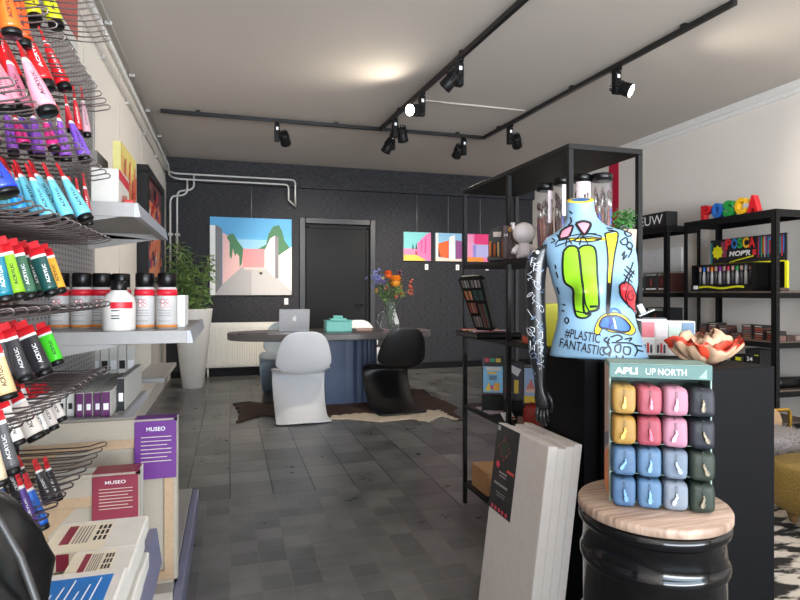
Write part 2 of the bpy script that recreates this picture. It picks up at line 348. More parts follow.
painting(-.275, .875, 1.17, 2.29, [
    ((86, 172, 224), sq(0, .75, 1, 1)), ((150, 205, 235), sq(.3, .6, .75, .72)),
    (GRN, [(.58, .6), (.68, .66), (.71, .8), (.77, .9), (.84, .92), (.88, .84), (.91, .72), (.97, .63), (1, .6), (1, .5), (.6, .5)]),
    ((196, 192, 190), [(0, 0), (1, 0), (1, .06), (.68, .36), (.38, .37), (.1, .1)]), ((176, 172, 172), [(.12, .12), (.38, .37), (.5, .37), (.5, 0), (0, 0)]),
    ((238, 190, 186), [(.15, .8), (.22, .76), (.39, .6), (.39, .37), (.15, .14)]), ((240, 150, 152), sq(.39, .36, .68, .6)),
    ((247, 200, 196), [(.39, .36), (.68, .36), (.66, .33), (.42, .33)]),
    (GRN, [(.2, .74), (.23, .78), (.28, .79), (.33, .7), (.4, .6), (.38, .4), (.355, .36), (.35, .5), (.32, .54), (.3, .5), (.275, .6), (.255, .46), (.235, .5), (.235, .68)]),
    ((236, 228, 222), [(.66, .58), (.73, .74), (.79, .78), (.79, .22), (.66, .36)]), ((132, 128, 132), [(.79, .78), (.835, .76), (.835, .22), (.79, .22)]),
    ((238, 234, 228), [(.835, .52), (1, .64), (1, .05), (.835, .2)]), ((240, 240, 238), sq(0, 0, .065, .89)), ((120, 120, 124), [(.065, .9), (.145, .85), (.145, .13), (.065, .02)]),
    ((60, 60, 62), [(.59, .29), (.62, .31), (.64, .28), (.61, .26)]), ((230, 220, 90), [(.60, .3), (.61, .32), (.62, .3)])],
    'large painting with white and pink walls, green trees and blue sky', tag=.80)
pz0, pz1 = 1.71, 2.16
painting(2.61, 3.06, pz0, pz1, [((126, 205, 205), sq(0, .4, 1, 1)), ((250, 205, 84), [(0, 0), (.85, 0), (.5, .2), (0, .24)]), ((240, 140, 180), sq(0, .2, .55, .42)),
    ((40, 90, 80), [(.3, .4), (.33, .62), (.38, .4)]), ((40, 90, 80), [(.42, .4), (.46, .64), (.5, .4)]),
    ((242, 120, 175), [(.5, .18), (.5, .62), (.85, .95), (1, 1), (1, 0), (.92, 0)]), ((216, 80, 140), [(.62, .3), (.62, .68), (.68, .72), (.66, .3)]), ((216, 80, 140), [(.76, .3), (.78, .8), (.84, .84), (.82, .25)]), ((190, 70, 110), sq(.42, .2, .5, .34))],
    'small square painting of a pink wall over yellow ground, leftmost of three', tag=3.0)
painting(3.14, 3.59, pz0, pz1, [((244, 106, 46), [(.02, .6), (.5, .74), (.5, .1), (.2, .14)]), ((120, 60, 50), [(.08, .6), (.2, .14), (.06, .16)]), ((250, 240, 230), sq(.02, .1, .1, 1)), ((250, 225, 205), [(0, 0), (1, 0), (1, .08), (.5, .1), (0, .14)]),
    ((246, 244, 240), [(.52, .08), (.52, .86), (.74, .95), (.74, .06)]), ((150, 80, 140), [(.76, .08), (.76, .76), (1, .72), (1, .1)])],
    'small square painting of an orange block beside a white column', tag=3.53, bg=(150, 200, 232))
painting(3.69, 4.16, pz0, pz1, [((190, 186, 236), sq(.12, .15, 1, .68)), ((240, 60, 130), sq(.26, .62, .92, 1)), ((246, 160, 200), sq(0, .1, .2, .95)), ((246, 150, 60), sq(0, 0, .6, .16)), ((150, 140, 216), sq(.2, .16, .32, .6))],
    'small square painting of pink and lilac blocks seen through the black rack', tag=4.05, bg=(250, 130, 180))

# ------------------------------------------------------------------ plant in tall pot
r = thing('plant_pot', 'tall tapered white pot on the floor by the radiator', 'pot', (-.45, 7.75, 0))
M().lathe([(.12, 0), (.13, .005), (.235, .98), (.24, 1.0), (.215, 1.0), (.2, .93)], (-.45, 7.75, 0), WHT, 32).build('pot_body', parent=r)
M().lathe([(.2, .9), (.2, .93)], (-.45, 7.75, 0), mat('soil', (50, 38, 30), .9), 20).build('soil', parent=r)
r = thing('bamboo_plant', 'green bamboo-like plant growing in the tall white pot', 'plant', (-.45, 7.75, .93))
st = M(); lf = M(); G1 = mat('leaf_green', (88, 118, 66), .5, var=.3, scale=12); G2 = mat('leaf_green_light', (128, 156, 88), .5, var=.2, scale=12)
for k in range(16):
    a = random.uniform(0, 2*pi); sp = random.uniform(.05, .27); top = random.uniform(.55, .98)
    base = Vector((-.45+.08*cos(a), 7.75+.08*sin(a), .93)); tip = base+Vector((sp*cos(a), sp*sin(a), top))
    midp = (base+tip)/2+Vector((0, 0, .1)); pts = arc(base, midp, tip, 8); st.tube(pts, .004, mat('stem', (120, 124, 70), .6), 5)
    for j in range(60):
        t = random.uniform(.1, 1); q = pts[min(8, int(t*8))]+Vector((random.gauss(0, .04), random.gauss(0, .04), random.gauss(0, .04)))
        ld = Vector((random.gauss(0, 1), random.gauss(0, 1), random.uniform(-.9, .5))).normalized(); sd = ld.orthogonal().normalized()*.013
        ln = random.uniform(.08, .14)
        lf.add([q, q+ld*ln*.4+sd, q+ld*ln, q+ld*ln*.4-sd], [(0, 1, 2, 3)], random.choice((G1, G1, G2)))
st.build('stems', parent=r); lf.build('foliage', parent=r)

# ------------------------------------------------------------------ table
TC = Vector((1.09, 6.3, 0)); TB = mat('table_concrete', (92, 88, 88), .35, var=.15, scale=25)
r = thing('table', 'oval stone-grey table on a fluted blue pedestal in the back of the shop', 'table', tuple(TC))
def oval(cx, cy, a, b, n=64, p=2.6): return [Vector((cx+a*math.copysign(abs(cos(t))**(2/p), cos(t)), cy+b*math.copysign(abs(sin(t))**(2/p), sin(t)), 0)) for t in [2*pi*i/n for i in range(n)]]
def ovalslab(m, cx, cy, a, b, z0, z1, mt, bv=.008, p=2.6):
    R = [[q+Vector((0, 0, z)) for q in oval(cx, cy, a-i, b-i, p=p)] for i, z in ((bv, z0), (0, z0+bv), (0, z1-bv), (bv, z1))]
    m.rings(R, mt, sm=False)
m = M(); ovalslab(m, TC.x, TC.y, 1.12, .46, .71, .78, TB); m.build('tabletop', parent=r)
m = M(); BL = mat('pedestal_blue', (58, 74, 104), .42); n = 132; R0 = []
for i in range(n):
    t = 2*pi*i/n; p = 4; fl = .012*abs(sin(i*pi/4))
    R0.append(Vector((TC.x+(.47+fl)*math.copysign(abs(cos(t))**(2/p), cos(t)), TC.y+(.2+fl)*math.copysign(abs(sin(t))**(2/p), sin(t)), 0)))
m.rings([[q+Vector((0, 0, z)) for q in R0] for z in (.008, .71)], BL, sm=False); m.build('pedestal', parent=r)

# ------------------------------------------------------------------ cantilever chairs
def chair(loc, rot, c, lab, name='cantilever_chair'):
    r = thing(name, lab, 'chair', loc, rot, 'cantilever plastic chairs around the table')
    prof = [(-.262, .845, .05, .0), (-.262, .838, .12, .01), (-.258, .81, .168, .02), (-.25, .76, .205, .035), (-.235, .69, .232, .05), (-.21, .60, .253, .06), (-.185, .53, .262, .06), (-.165, .49, .245, .045), (-.14, .462, .20, .02), (-.11, .448, .20, .04), (-.06, .44, .265, .06), (.05, .425, .285, .055),
            (.16, .42, .28, .04), (.225, .425, .265, .02), (.255, .41, .26, .02), (.25, .375, .26, .05), (.21, .32, .255, .09), (.13, .24, .25, .12), (.04, .165, .245, .13), (-.05, .1, .245, .13), (-.13, .05, .25, .12), (-.19, .02, .255, .1), (-.22, .012, .255, .07)]
    R = []; n = 17
    for i, (f, z, hw, cu) in enumerate(prof):
        a = Vector(prof[max(i-1, 0)][:2]); b = Vector(prof[min(i+1, len(prof)-1)][:2]); t = (b-a).normalized(); nr = Vector((-t.y, t.x))
        # nr points forward/up on the back and the seat, forward/down on the foot
        s_ = 1 if i < 12 else 1
        row = []
        for j in range(n):
            u = -1+2*j/(n-1); k = cu*abs(u)**3
            row.append(Vector((hw*u, f+nr.x*k*s_, max(.012, z+nr.y*k*s_))))
        R.append(row)
    l = L(r).rings(R, c, close=False, cap0=False, cap1=False)
    o = l.build('shell')
    md = o.modifiers.new('thick', 'SOLIDIFY'); md.thickness = .018; md.offset = 0
    sb = o.modifiers.new('smooth', 'SUBSURF'); sb.levels = 1; sb.render_levels = 1
    return r
CW = mat('chair_white', (222, 224, 228), .35, var=.02); CK = mat('chair_black', (14, 14, 15), .38, var=.02); CG = mat('chair_greyblue', (150, 164, 176), .35, var=.02)
def fl(px, py): 
    d = EYE*FPX/(py-HOR); return P(px, py, d)
a = fl(303, 420); chair((a.x-.01, a.y, .006), radians(0), CW, 'white moulded chair in front of the table, back to the camera')
a = fl(397, 412); chair((a.x-.01, a.y, .012), radians(7), CK, 'black moulded chair in front of the table, right of the white one')
chair((.62, 6.98, 0), pi-.15, CG, 'pale grey-blue moulded chair behind the table left of the pedestal')
chair((1.62, 7.15, 0), pi+.1, CW, 'white moulded chair behind the table beside the door, only its top visible')
# cowhide
HB = mat('cowhide_brown', (58, 38, 28), .8, var=.5, scale=7, bump=.3); HW = mat('cowhide_white', (196, 182, 164), .85, var=.15, scale=20)
outl = [(233, 404), (250, 402), (262, 404), (285, 399), (330, 397), (370, 396), (398, 398), (408, 390), (424, 390), (430, 396), (445, 402), (458, 408), (452, 412), (463, 421), (450, 420), (440, 417), (428, 423), (410, 420), (380, 423), (345, 420), (322, 421), (300, 424), (285, 419), (262, 416), (246, 421), (236, 424), (240, 415)]
def inside(x, y, pl):
    c = False; n = len(pl); j = n-1
    for i in range(n):
        if (pl[i][1] > y) != (pl[j][1] > y) and x < (pl[j][0]-pl[i][0])*(y-pl[i][1])/(pl[j][1]-pl[i][1])+pl[i][0]: c = not c
        j = i
    return c
ow = [(fl(*p).x, fl(*p).y) for p in outl]; wz = [(fl(*p).x, fl(*p).y) for p in ((330, 417), (360, 414), (400, 416), (418, 412), (440, 411), (450, 417), (470, 424), (430, 426), (330, 426))]
m = M(); x0 = min(p[0] for p in ow); x1 = max(p[0] for p in ow); y0 = min(p[1] for p in ow); y1 = max(p[1] for p in ow); s = .022
vi = {}; vs = []; fs = {HB: [], HW: []}
def vid(i, j):
    if (i, j) not in vi: vi[(i, j)] = len(vs); vs.append(Vector((x0+i*s, y0+j*s, .006+.002*sin(i*.7)*cos(j*.9))))
    return vi[(i, j)]
for i in range(int((x1-x0)/s)+1):
    for j in range(int((y1-y0)/s)+1):
        cx, cy = x0+(i+.5)*s, y0+(j+.5)*s
        if inside(cx, cy, ow): fs[HW if inside(cx+.01*sin(j*1.7), cy+.02*sin(i*1.3), wz) else HB].append((vid(i, j), vid(i+1, j), vid(i+1, j+1), vid(i, j+1)))
m.add(vs, fs[HB], HB, True); ii = m.k(HW)
for f in fs[HW]: m.f.append(list(f)); m.mi.append(ii); m.sm.append(True)
o = m.build('cowhide_rug', label='dark brown cowhide rug with white edge on the floor under the table', cat='rug')
o.modifiers.new('t', 'SOLIDIFY').thickness = .005
# things on the table
def on(px, py, z=.78):
    d = (EYE-z)*FPX/(py-HOR); v = P(px, py, d); v.z = z; return v
SIL = mat('aluminium', (196, 196, 200), .35, .5)
a = Vector((.68, 6.42, .78)); r = thing('laptop', 'open silver laptop on the table seen from behind its lid', 'laptop', tuple(a), .0)
L(r).box(-.165, .165, .0, .24, 0, .014, SIL, bev=.004).build('base')
mx = Matrix.Translation((0, .0, .012)) @ Matrix.Rotation(radians(10), 4, 'X')
lid = L(r).box(-.165, .165, -.008, 0, 0, .235, SIL, mx, bev=.003).build('lid')
em = [(.0, .028), (.012, .033), (.024, .026), (.027, .012), (.018, .006), (.018, -.008), (.027, -.014), (.018, -.032), (.008, -.036), (0, -.033), (-.008, -.036), (-.018, -.031), (-.028, -.01), (-.026, .018), (-.014, .032)]
l = L(r); l.poly([mx @ Vector((x*.8, -.0095, .13+z*.8)) for x, z in em], TXW); l.poly([mx @ Vector((x*.8, -.0095, .13+z*.8)) for x, z in ((.0, .036), (.003, .05), (.014, .056), (.012, .043))], TXW); l.build('logo_emblem', parent=lid)
TQ = mat('turquoise_glaze', (112, 192, 182), .4)
a = Vector((1.13, 6.22, .78)); r = thing('lidded_box', 'turquoise box with stepped lid standing on the table', 'box', tuple(a), 0)
L(r).box(-.14, .14, -.09, .09, 0, .115, TQ, bev=.006).build('box_body')
l = L(r).box(-.145, .145, -.095, .095, .115, .125, TQ, bev=.003); l.box(-.09, .09, -.06, .06, .125, .145, TQ, bev=.003); l.box(-.05, .05, -.03, .03, .145, .175, TQ, bev=.006); l.build('lid')
a = Vector((1.43, 6.28, .78)); M().box(a.x-.09, a.x+.09, a.y-.05, a.y+.05, .78, .805, mat('pink_book', (196, 158, 146), .6), bev=.003).build('small_book', label='small flat pinkish book on the table between box and vase', cat='book')
a = Vector((.22, 6.12, .78)); M().box(a.x-.15, a.x+.15, a.y-.1, a.y+.1, .78, .79, BPL, bev=.002).build('tablet', label='thin black tablet lying on the left end of the table', cat='tablet')
a = Vector((.7, 6.03, .78)); M().box(a.x-.17, a.x+.17, a.y-.08, a.y+.08, .78, .784, mat('paper_grey', (190, 190, 192), .7)).build('papers', label='loose pale papers on the table in front of the laptop', cat='papers')
# vase & flowers
GL = mat('vase_glass', (225, 232, 232), .05, trans=.92, ior=1.3, var=0)
a = Vector((1.72, 6.22, .78)); r = thing('vase', 'ribbed clear glass vase of flowers on the right of the table', 'vase', tuple(a))
l = L(r); R = []; n = 40
for z, rd in ((0, .07), (.01, .088), (.06, .108), (.12, .1), (.2, .07), (.27, .055), (.325, .066)):
    R.append([Vector(((rd+.004*cos(j*pi/2))*cos(2*pi*j/n), (rd+.004*cos(j*pi/2))*sin(2*pi*j/n), z)) for j in range(n)])
l.rings(R, GL, cap1=False); o = l.build('vase_body'); 
l = L(r).tube([(-.06, 0, .22), (-.12, 0, .19), (-.15, 0, .11), (-.12, 0, .04), (-.085, 0, .03)], .007, GL); l.build('handle')
r = thing('bouquet', 'mixed bouquet with orange blooms and blue delphinium standing in the glass vase', 'flowers', (1.72, 6.22, .8))
sg = mat('stem_green', (70, 96, 52), .6)
heads = [(.06, -.02, .52, 'rose', .10, (238, 150, 40)), (-.02, .0, .60, 'rose', .065, (230, 104, 40)), (.03, .03, .5, 'rose', .05, (214, 90, 46)), (-.18, 0, .58, 'delph', .07, (136, 146, 212)), (-.13, .03, .54, 'delph', .06, (130, 140, 214)), (-.1, -.02, .5, 'delph', .04, (96, 80, 140)),
         (.06, -.05, .36, 'rose', .035, (232, 96, 96)), (.24, 0, .47, 'spike', .03, (200, 84, 44)), (.14, .02, .42, 'spike', .03, (196, 140, 50)), (-.16, -.02, .42, 'rose', .035, (190, 150, 80)), (-.06, -.05, .45, 'rose', .035, (170, 80, 96)), (.12, .03, .62, 'spike', .02, (90, 50, 60)), (-.07, .04, .56, 'rose', .03, (206, 196, 120))]
for hx, hy, hz, kd, sz, c in heads:
    st = L(r).tube(arc((hx*.1, hy*.1, .03), (hx*.15, hy*.2, .3), (hx, hy, hz-.02), 6), .004, sg, 6).build('stem')
    l = L(r); mt = mat('petal_%d_%d_%d' % c, c, .6, var=.2)
    if kd == 'rose':
        l.ball((hx, hy, hz), sz*.55, mt)
        for ring in range(3):
            for k in range(9):
                t = 2*pi*k/9+ring*.4; e = .3+.35*ring; p = Vector((hx, hy, hz)); dr = Vector((cos(t)*cos(e), sin(t)*cos(e), sin(e))); tn = Vector((-sin(t), cos(t), 0))*sz*.35
                l.add([p, p+dr*sz*.7+tn, p+dr*sz, p+dr*sz*.7-tn], [(0, 1, 2, 3)], mt)
    else:
        for k in range(26 if kd == 'delph' else 14):
            p = Vector((hx+random.gauss(0, sz*.45), hy+random.gauss(0, sz*.4), hz+random.gauss(0, sz*(.6 if kd == 'delph' else 1.2)))); 
            for q in range(4):
                dv = Vector((random.gauss(0, 1), random.gauss(0, 1), random.gauss(0, 1))).normalized()*.018; sv = dv.orthogonal().normalized()*.008
                l.add([p, p+dv+sv, p+dv*1.3, p+dv-sv], [(0, 1, 2, 3)], mt)
    l.build('blossom')
l = L(r)
for k in range(130):
    t = random.uniform(0, 2*pi); rr = random.uniform(0, .13); p = Vector((rr*cos(t), rr*sin(t)*.8, random.uniform(.33, .5))); dv = Vector((cos(t), sin(t), random.uniform(-.3, 1.2))).normalized()*random.uniform(.04, .08); sv = dv.orthogonal().normalized()*.014
    l.add([p, p+dv*.5+sv, p+dv, p+dv*.5-sv], [(0, 1, 2, 3)], random.choice((G1, G2, sg)))
l.build('leaves')

# ------------------------------------------------------------------ left gondola shelving
XP = -.72
def perf():
    m = mat('perforated_steel', (150, 148, 148), .45, .2); nt = m.node_tree; b = nt.nodes['Principled BSDF']
    N = nt.nodes.new; lk = nt.links.new; tc = N('ShaderNodeTexCoord'); sp = N('ShaderNodeSeparateXYZ'); lk(tc.outputs['Object'], sp.inputs[0])
    out = []
    for ax, per in (('Y', .05), ('Z', .025)):
        mo = N('ShaderNodeMath'); mo.operation = 'PINGPONG'; mo.inputs[1].default_value = per/2; lk(sp.outputs[ax], mo.inputs[0])
        lt = N('ShaderNodeMath'); lt.operation = 'LESS_THAN'; lt.inputs[1].default_value = .009 if ax == 'Y' else .0045; lk(mo.outputs[0], lt.inputs[0]); out.append(lt)
    mu = N('ShaderNodeMath'); mu.operation = 'MULTIPLY'; lk(out[0].outputs[0], mu.inputs[0]); lk(out[1].outputs[0], mu.inputs[1])
    mx = N('ShaderNodeMix'); mx.data_type = 'RGBA'; mx.inputs[6].default_value = lin((160, 158, 158)); mx.inputs[7].default_value = lin((70, 66, 66)); lk(mu.outputs[0], mx.inputs[0]); lk(mx.outputs[2], b.inputs['Base Color'])
    return m
PF = perf(); LIP = mat('price_rail', (120, 122, 150), .3)
r = thing('wall_shelving', 'grey perforated metal shop shelving along the left wall with shelves and base', 'shelving', (XP, 2, 0))
M().box(XP-.03, XP, .2, 3.52, .12, 2.36, PF).build('back_panel', parent=r)
for y in (.2, 1.33, 2.36, 3.5): M().box(XP-.08, XP+.004, y, y+.03, 0, 2.37, GREY, bev=.003).build('upright', parent=r)
M().box(XP-.02, XP+.012, .2, 3.12, 2.362, 2.8, WHC).box(XP+.0125, XP+.016, .2, 3.1, 2.42, 2.79, mat('header_red', (176, 84, 78), .6)).build('header_panel', parent=r)
def shelf(x1, y0, y1, z, nm, par, lip=.05, rail=True):
    m = M().box(XP+.002, x1-.0305, y0+.0125, y1-.0125, z-.02, z, GREY); m.box(XP+.002, x1-.0125, y0, y0+.012, z-lip, z+.004, GREY, bev=.001); m.box(XP+.002, x1-.0125, y1-.012, y1, z-lip, z, GREY)
    m.box(x1-.03, x1-.0125, y0+.0125, y1-.0125, z-lip, z, GREY)
    for yy in (y0+.006, y1-.012): m.prism([(XP, yy, z-.02), (XP+.32, yy, z-.05), (XP, yy, z-.11)], (0, .006, 0), GREY)
    o = m.build(nm, parent=par)
    if rail: M().prism([(x1-.012, y0, z+.0035), (x1+.002, y0, z+.004), (x1+.012, y0, z-lip), (x1-.012, y0, z-lip)], (0, y1-y0, 0), LIP if lip > .05 else mat('rail_grey', (176, 178, 186), .35)).build('price_rail', parent=o)
    return o
shelf(-.34, 2.39, 3.40, 1.54, 'shelf', r)
shelf(-.15, 2.39, 3.40, 1.05, 'shelf', r, lip=.045)
shelf(-.39, 2.39, 3.05, .72, 'shelf', r, lip=.022)
shelf(-.15, .25, 1.31, .70, 'shelf', r, lip=.07)
m = M().box(XP, -.20, .25, 3.38, .0, .12, GREY, bev=.003); m.build('base_deck', parent=r)
M().box(-.20, -.165, .25, 3.38, 0, .115, LIP, bev=.006).build('base_rail', parent=r)
r2 = thing('wall_shelf', 'grey metal shelf on the left wall beyond the perforated panel', 'shelf', (XL, 3.9, .70))
M().box(XL, -.36, 3.53, 4.3, .69, .715, GREY, bev=.002).build('shelf_board', parent=r2)
M().prism([(XL, 3.6, .69), (XL+.3, 3.6, .69), (XL, 3.6, .5)], (0, .02, 0), BLKM).prism([(XL, 4.2, .69), (XL+.3, 4.2, .69), (XL, 4.2, .5)], (0, .02, 0), BLKM).build('bracket', parent=r2)

# peg hooks
TIPX = -.42
rows = [(2.12, 1.20, 12, 'topmost'), (1.87, 1.16, 14, 'second highest'), (1.62, 1.16, 14, 'third highest'), (1.39, 1.14, 15, 'fourth highest'), (1.155, 1.16, 13, 'fifth highest'), (.92, 1.14, 15, 'second lowest'), (.66, 1.16, 13, 'lowest')]
def hook_mesh(m, y, z):
    for dz, up in ((.007, .012), (-.009, .012)):
        pass
    a = [(XP, y, z+.004), (TIPX-.09, y, z), (TIPX-.05, y, z+.003), (TIPX-.015, y+.001, z+.013), (TIPX-.004, y+.002, z+.014)]
    b = [(TIPX+.002, y+.004, z+.008), (TIPX-.001, y+.006, z+.001), (TIPX-.012, y+.007, z-.003), (TIPX-.05, y+.008, z-.012), (TIPX-.09, y+.008, z-.014), (XP, y+.008, z-.012)]
    m.tube(a+b, .0024, CHR, 6)
    m.box(XP, XP+.006, y-.012, y+.016, z-.03, z+.03, CHR)
proto = None
for z, ds, n, nm in rows:
    for i in range(n):
        d = ds+((2.03 if nm == 'lowest' else 2.09)-ds)*i/(n-1); y = (d-FW.x*TIPX)/FW.y
        if proto is None:
            m = M(); hook_mesh(m, y, z); proto = m.build('peg_hook', label='x', cat='hook', loc=(XP, y, z)); o = proto
        else:
            o = proto.copy(); COL.objects.link(o); o.location = (XP, y, z)
        o['label'] = 'long steel wire hook in the %s row on the perforated panel' % nm; o['group'] = 'wire hooks in the %s row' % nm

# paint tubes
def tube(top, bot, d, wpx, c, lab, d2=None, grp=None, cap=1, back=0, wide=False):
    off = Vector((-.075*back, .012*back, .006*back)); A = P(top[0], top[1], d)+off; B = P(bot[0], bot[1], d2 or d)+off; ax = (B-A).normalized(); ln = (B-A).length
    wd = wpx/FPX*d/2; yv = (Vector((0, 1, 0))-ax*ax.y).normalized(); xv = ax.cross(yv)
    r = thing('paint_tube', lab, 'paint tube', tuple(A), 0, grp); cm = mat('tube_%d_%d_%d' % c, c, .3, var=.04, coat=.3)
    ky, kx = (.12, 1.05) if wide else (1.15, .1)
    def ring(t, f): return [A+ax*(ln*t)+(yv*cos(2*pi*j/16)*wd*(ky+(1-ky)*f)+xv*sin(2*pi*j/16)*wd*(kx+(1-kx)*f)) for j in range(16)]
    sgm = [(0, .0, RED), (.17, .28, RED), (.17, .28, TXW), (.23, .38, TXW), (.23, .38, cm), (.55, .74, cm), (.9, 1, cm), (.965, .98, cm)]
    m = M()
    for a, b in zip(sgm, sgm[1:]):
        if a[2] is b[2]: m.rings([ring(a[0], a[1]), ring(b[0], b[1])], a[2], cap0=a[0] == 0, cap1=b[0] > .96)
    # printed name running along the tube
    uv = textmesh('ACRYLIC', .02)
    vs = []
    for u, v in uv[0]:
        t = .82-.42*u; f = .38+(t-.23)/.32*.36 if t < .55 else .74+(t-.55)/.35*.26; th = pi-.42+(v-.5)*.42
        vs.append(A+ax*(ln*t)+(yv*cos(th)*(wd*1.03+.0008)*(ky+(1-ky)*f)+xv*sin(th)*(wd*1.03+.0008)*(kx+(1-kx)*f)))
    m.add(vs, uv[1], TXK if sum(c) > 300 else TXW)
    m.build('tube_body', parent=r)
    p0 = A+ax*ln*.965
    M().tube([p0, p0+ax*.003, p0+ax*ln*.10, p0+ax*(ln*.12)], [wd*.9, wd*.97, wd*.97, wd*.86], BPL, 18).build('cap', parent=r)
    hx, hy = (wd*1.3, .004) if wide else (.004, wd*1.4)
    M().box(-.5, .5, -.5, .5, -.5, .5, RED, Matrix.Translation(A-ax*ln*.07) @ Matrix(((xv.x*hx, yv.x*hy, ax.x*ln*.15, 0), (xv.y*hx, yv.y*hy, ax.y*ln*.15, 0), (xv.z*hx, yv.z*hy, ax.z*ln*.15, 0), (0, 0, 0, 1)))).build('hang_tab', parent=r)
OR = (246, 110, 30); YE = (244, 226, 30); RD = (222, 26, 30); PK = (236, 150, 168); MG = (216, 40, 130); PU = (128, 84, 200); LB = (110, 200, 224); BU = (40, 70, 210); TE = (20, 120, 140); LI = (150, 206, 40); DG = (38, 92, 70); MY = (244, 176, 50); BK = (48, 48, 52); NG = (70, 214, 40); BE = (236, 196, 144); WI = (236, 228, 220); MB = (30, 150, 230); GY = (92, 94, 98)
T = [((2, -22), (12, 32), 1.22, 19, OR, 'orange paint tube at the top left edge of the hooks'), ((16, -25), (24, 42), 1.5, 14, (250, 90, 24), 'deep orange paint tube near the top'),
 ((26, -32), (35, 16), 1.85, 13, YE, 'yellow paint tube in the top row, left one'), ((41, -28), (56, 24), 1.95, 15, (232, 240, 40), 'lemon yellow paint tube in the top row'),
 ((18, 14), (46, 84), 1.55, 16, RD, 'long red paint tube behind the pinks'), ((43, 36), (64, 86), 1.8, 14, (232, 20, 34), 'bright red paint tube right of the long red one'),
 ((-6, 62), (6, 108), 1.3, 18, PK, 'pink paint tube at the left picture edge, leftmost of the pink ones'), ((8, 55), (24, 110), 1.42, 16, (226, 130, 160), 'darker pink paint tube between two lighter pink ones'), ((23, 53), (47, 110), 1.36, 20, (240, 160, 178), 'light pink paint tube, rightmost of the pinks'),
 ((44, 118), (54, 148), 1.6, 12, MG, 'magenta paint tube beneath the pink ones'), ((58, 112), (66, 158), 1.8, 11, (150, 80, 196), 'violet paint tube left of the purple one'), ((69, 116), (85, 158), 1.88, 13, PU, 'purple paint tube with red top'),
 ((16, 172), (31, 216), 1.66, 13, (100, 190, 220), 'light blue paint tube, leftmost of four'), ((30, 172), (50, 219), 1.58, 15, LB, 'light blue paint tube, second of four'), ((47, 171), (68, 218), 1.64, 14, (116, 206, 228), 'light blue paint tube, third of four'), ((61, 171), (85, 217), 1.72, 15, (120, 208, 230), 'light blue paint tube, rightmost of four'),
 ((10, 176), (21, 212), 1.42, 14, MB, 'mid blue paint tube behind the ultramarine one'), ((-14, 148), (6, 192), 1.12, 24, BU, 'big ultramarine paint tube cut by the left picture edge'),
 ((-8, 246), (5, 298), 1.26, 16, TE, 'teal paint tube at the left edge'), ((3, 244), (19, 295), 1.4, 13, LI, 'lime green paint tube beside the teal one'), ((14, 246), (30, 295), 1.5, 14, (62, 110, 84), 'sage green paint tube beside the lime'), ((24, 248), (40, 293), 1.62, 12, (44, 96, 74), 'dark green paint tube, middle of the greens'), ((35, 248), (51, 292), 1.55, 14, (26, 78, 74), 'blackish green paint tube beside the amber one'), ((45, 250), (60, 290), 1.7, 12, MY, 'amber yellow paint tube right of the greens'),
 ((-6, 334), (8, 378), 1.3, 15, BK, 'black paint tube at the far left of the black row'), ((6, 330), (25, 378), 1.42, 15, (56, 56, 60), 'black paint tube, middle of its row'), ((23, 328), (44, 372), 1.5, 17, (44, 44, 48), 'black paint tube, right of its row'), ((42, 328), (57, 362), 1.65, 13, NG, 'vivid green paint tube beside the black row'),
 ((36, 336), (48, 362), 1.72, 7, (240, 110, 40), 'thin orange paint tube behind the black one'), ((-10, 348), (7, 396), 1.15, 19, BE, 'beige paint tube at the left picture edge'),
 ((44, 388), (61, 419), 1.82, 11, WI, 'white paint tube, rightmost of the whites'), ((36, 390), (53, 427), 1.72, 11, (228, 218, 210), 'white paint tube, second from the right'), ((27, 394), (44, 432), 1.62, 10, (238, 234, 230), 'white paint tube, middle of the whites'), ((12, 396), (36, 436), 1.45, 18, (232, 222, 212), 'wide off-white paint tube in the white row'), ((0, 402), (18, 442), 1.35, 14, (236, 230, 222), 'white paint tube at the left of the white row'),
 ((-6, 412), (12, 470), 1.12, 15, GY, 'grey paint tube close by above the black jacket'), ((-14, 430), (0, 482), 1.05, 14, (226, 206, 176), 'cream paint tube at the lower left picture edge'),
 ((27, 480), (42, 526), 1.5, 13, (36, 110, 220), 'blue paint tube in the lowest row'), ((18, 476), (35, 530), 1.42, 10, (90, 60, 150), 'dark violet paint tube beside the blue one'), ((36, 464), (50, 500), 1.62, 13, (60, 60, 64), 'dark grey paint tube in the lowest row'), ((46, 462), (57, 498), 1.74, 11, (46, 46, 50), 'black paint tube, lowest row right end')]
for t in T:
    wd_ = 230 < t[0][1] < 460; tube(*t, wide=wd_)
    if t[2] > 1.35:
        tube(*t[:5], 'second one back on its hook: '+t[5], back=1, wide=wd_)
        if t[2] > 1.5: tube(*t[:5], 'third one back on its hook: '+t[5], back=2, wide=wd_)
# rows of tubes hanging further back by the panel, seen between the hooks
k = 0
for (px, py, hh, d, c, nm) in [(74, 92, 40, 2.0, (206, 40, 50), 'red'), (82, 94, 40, 2.05, (200, 160, 170), 'pale rose'), (66, 100, 30, 1.9, (220, 60, 80), 'coral'),
        (70, 182, 36, 1.9, (190, 30, 50), 'crimson'), (77, 184, 38, 1.95, (214, 40, 46), 'scarlet'), (84, 180, 42, 2.05, (180, 30, 40), 'dark red'), (52, 180, 34, 1.75, (230, 40, 60), 'cherry red'),
        (12, 386, 26, 1.5, (230, 226, 220), 'white'), (22, 384, 26, 1.6, (228, 224, 220), 'off-white'), (4, 388, 22, 1.4, (226, 220, 216), 'chalk white')]:
    tube((px, py), (px+5, py+hh), d, 8, c, 'small %s paint tube hanging behind the wire hooks at %s height' % (nm, 'top' if py < 150 else 'middle' if py < 300 else 'lower'))

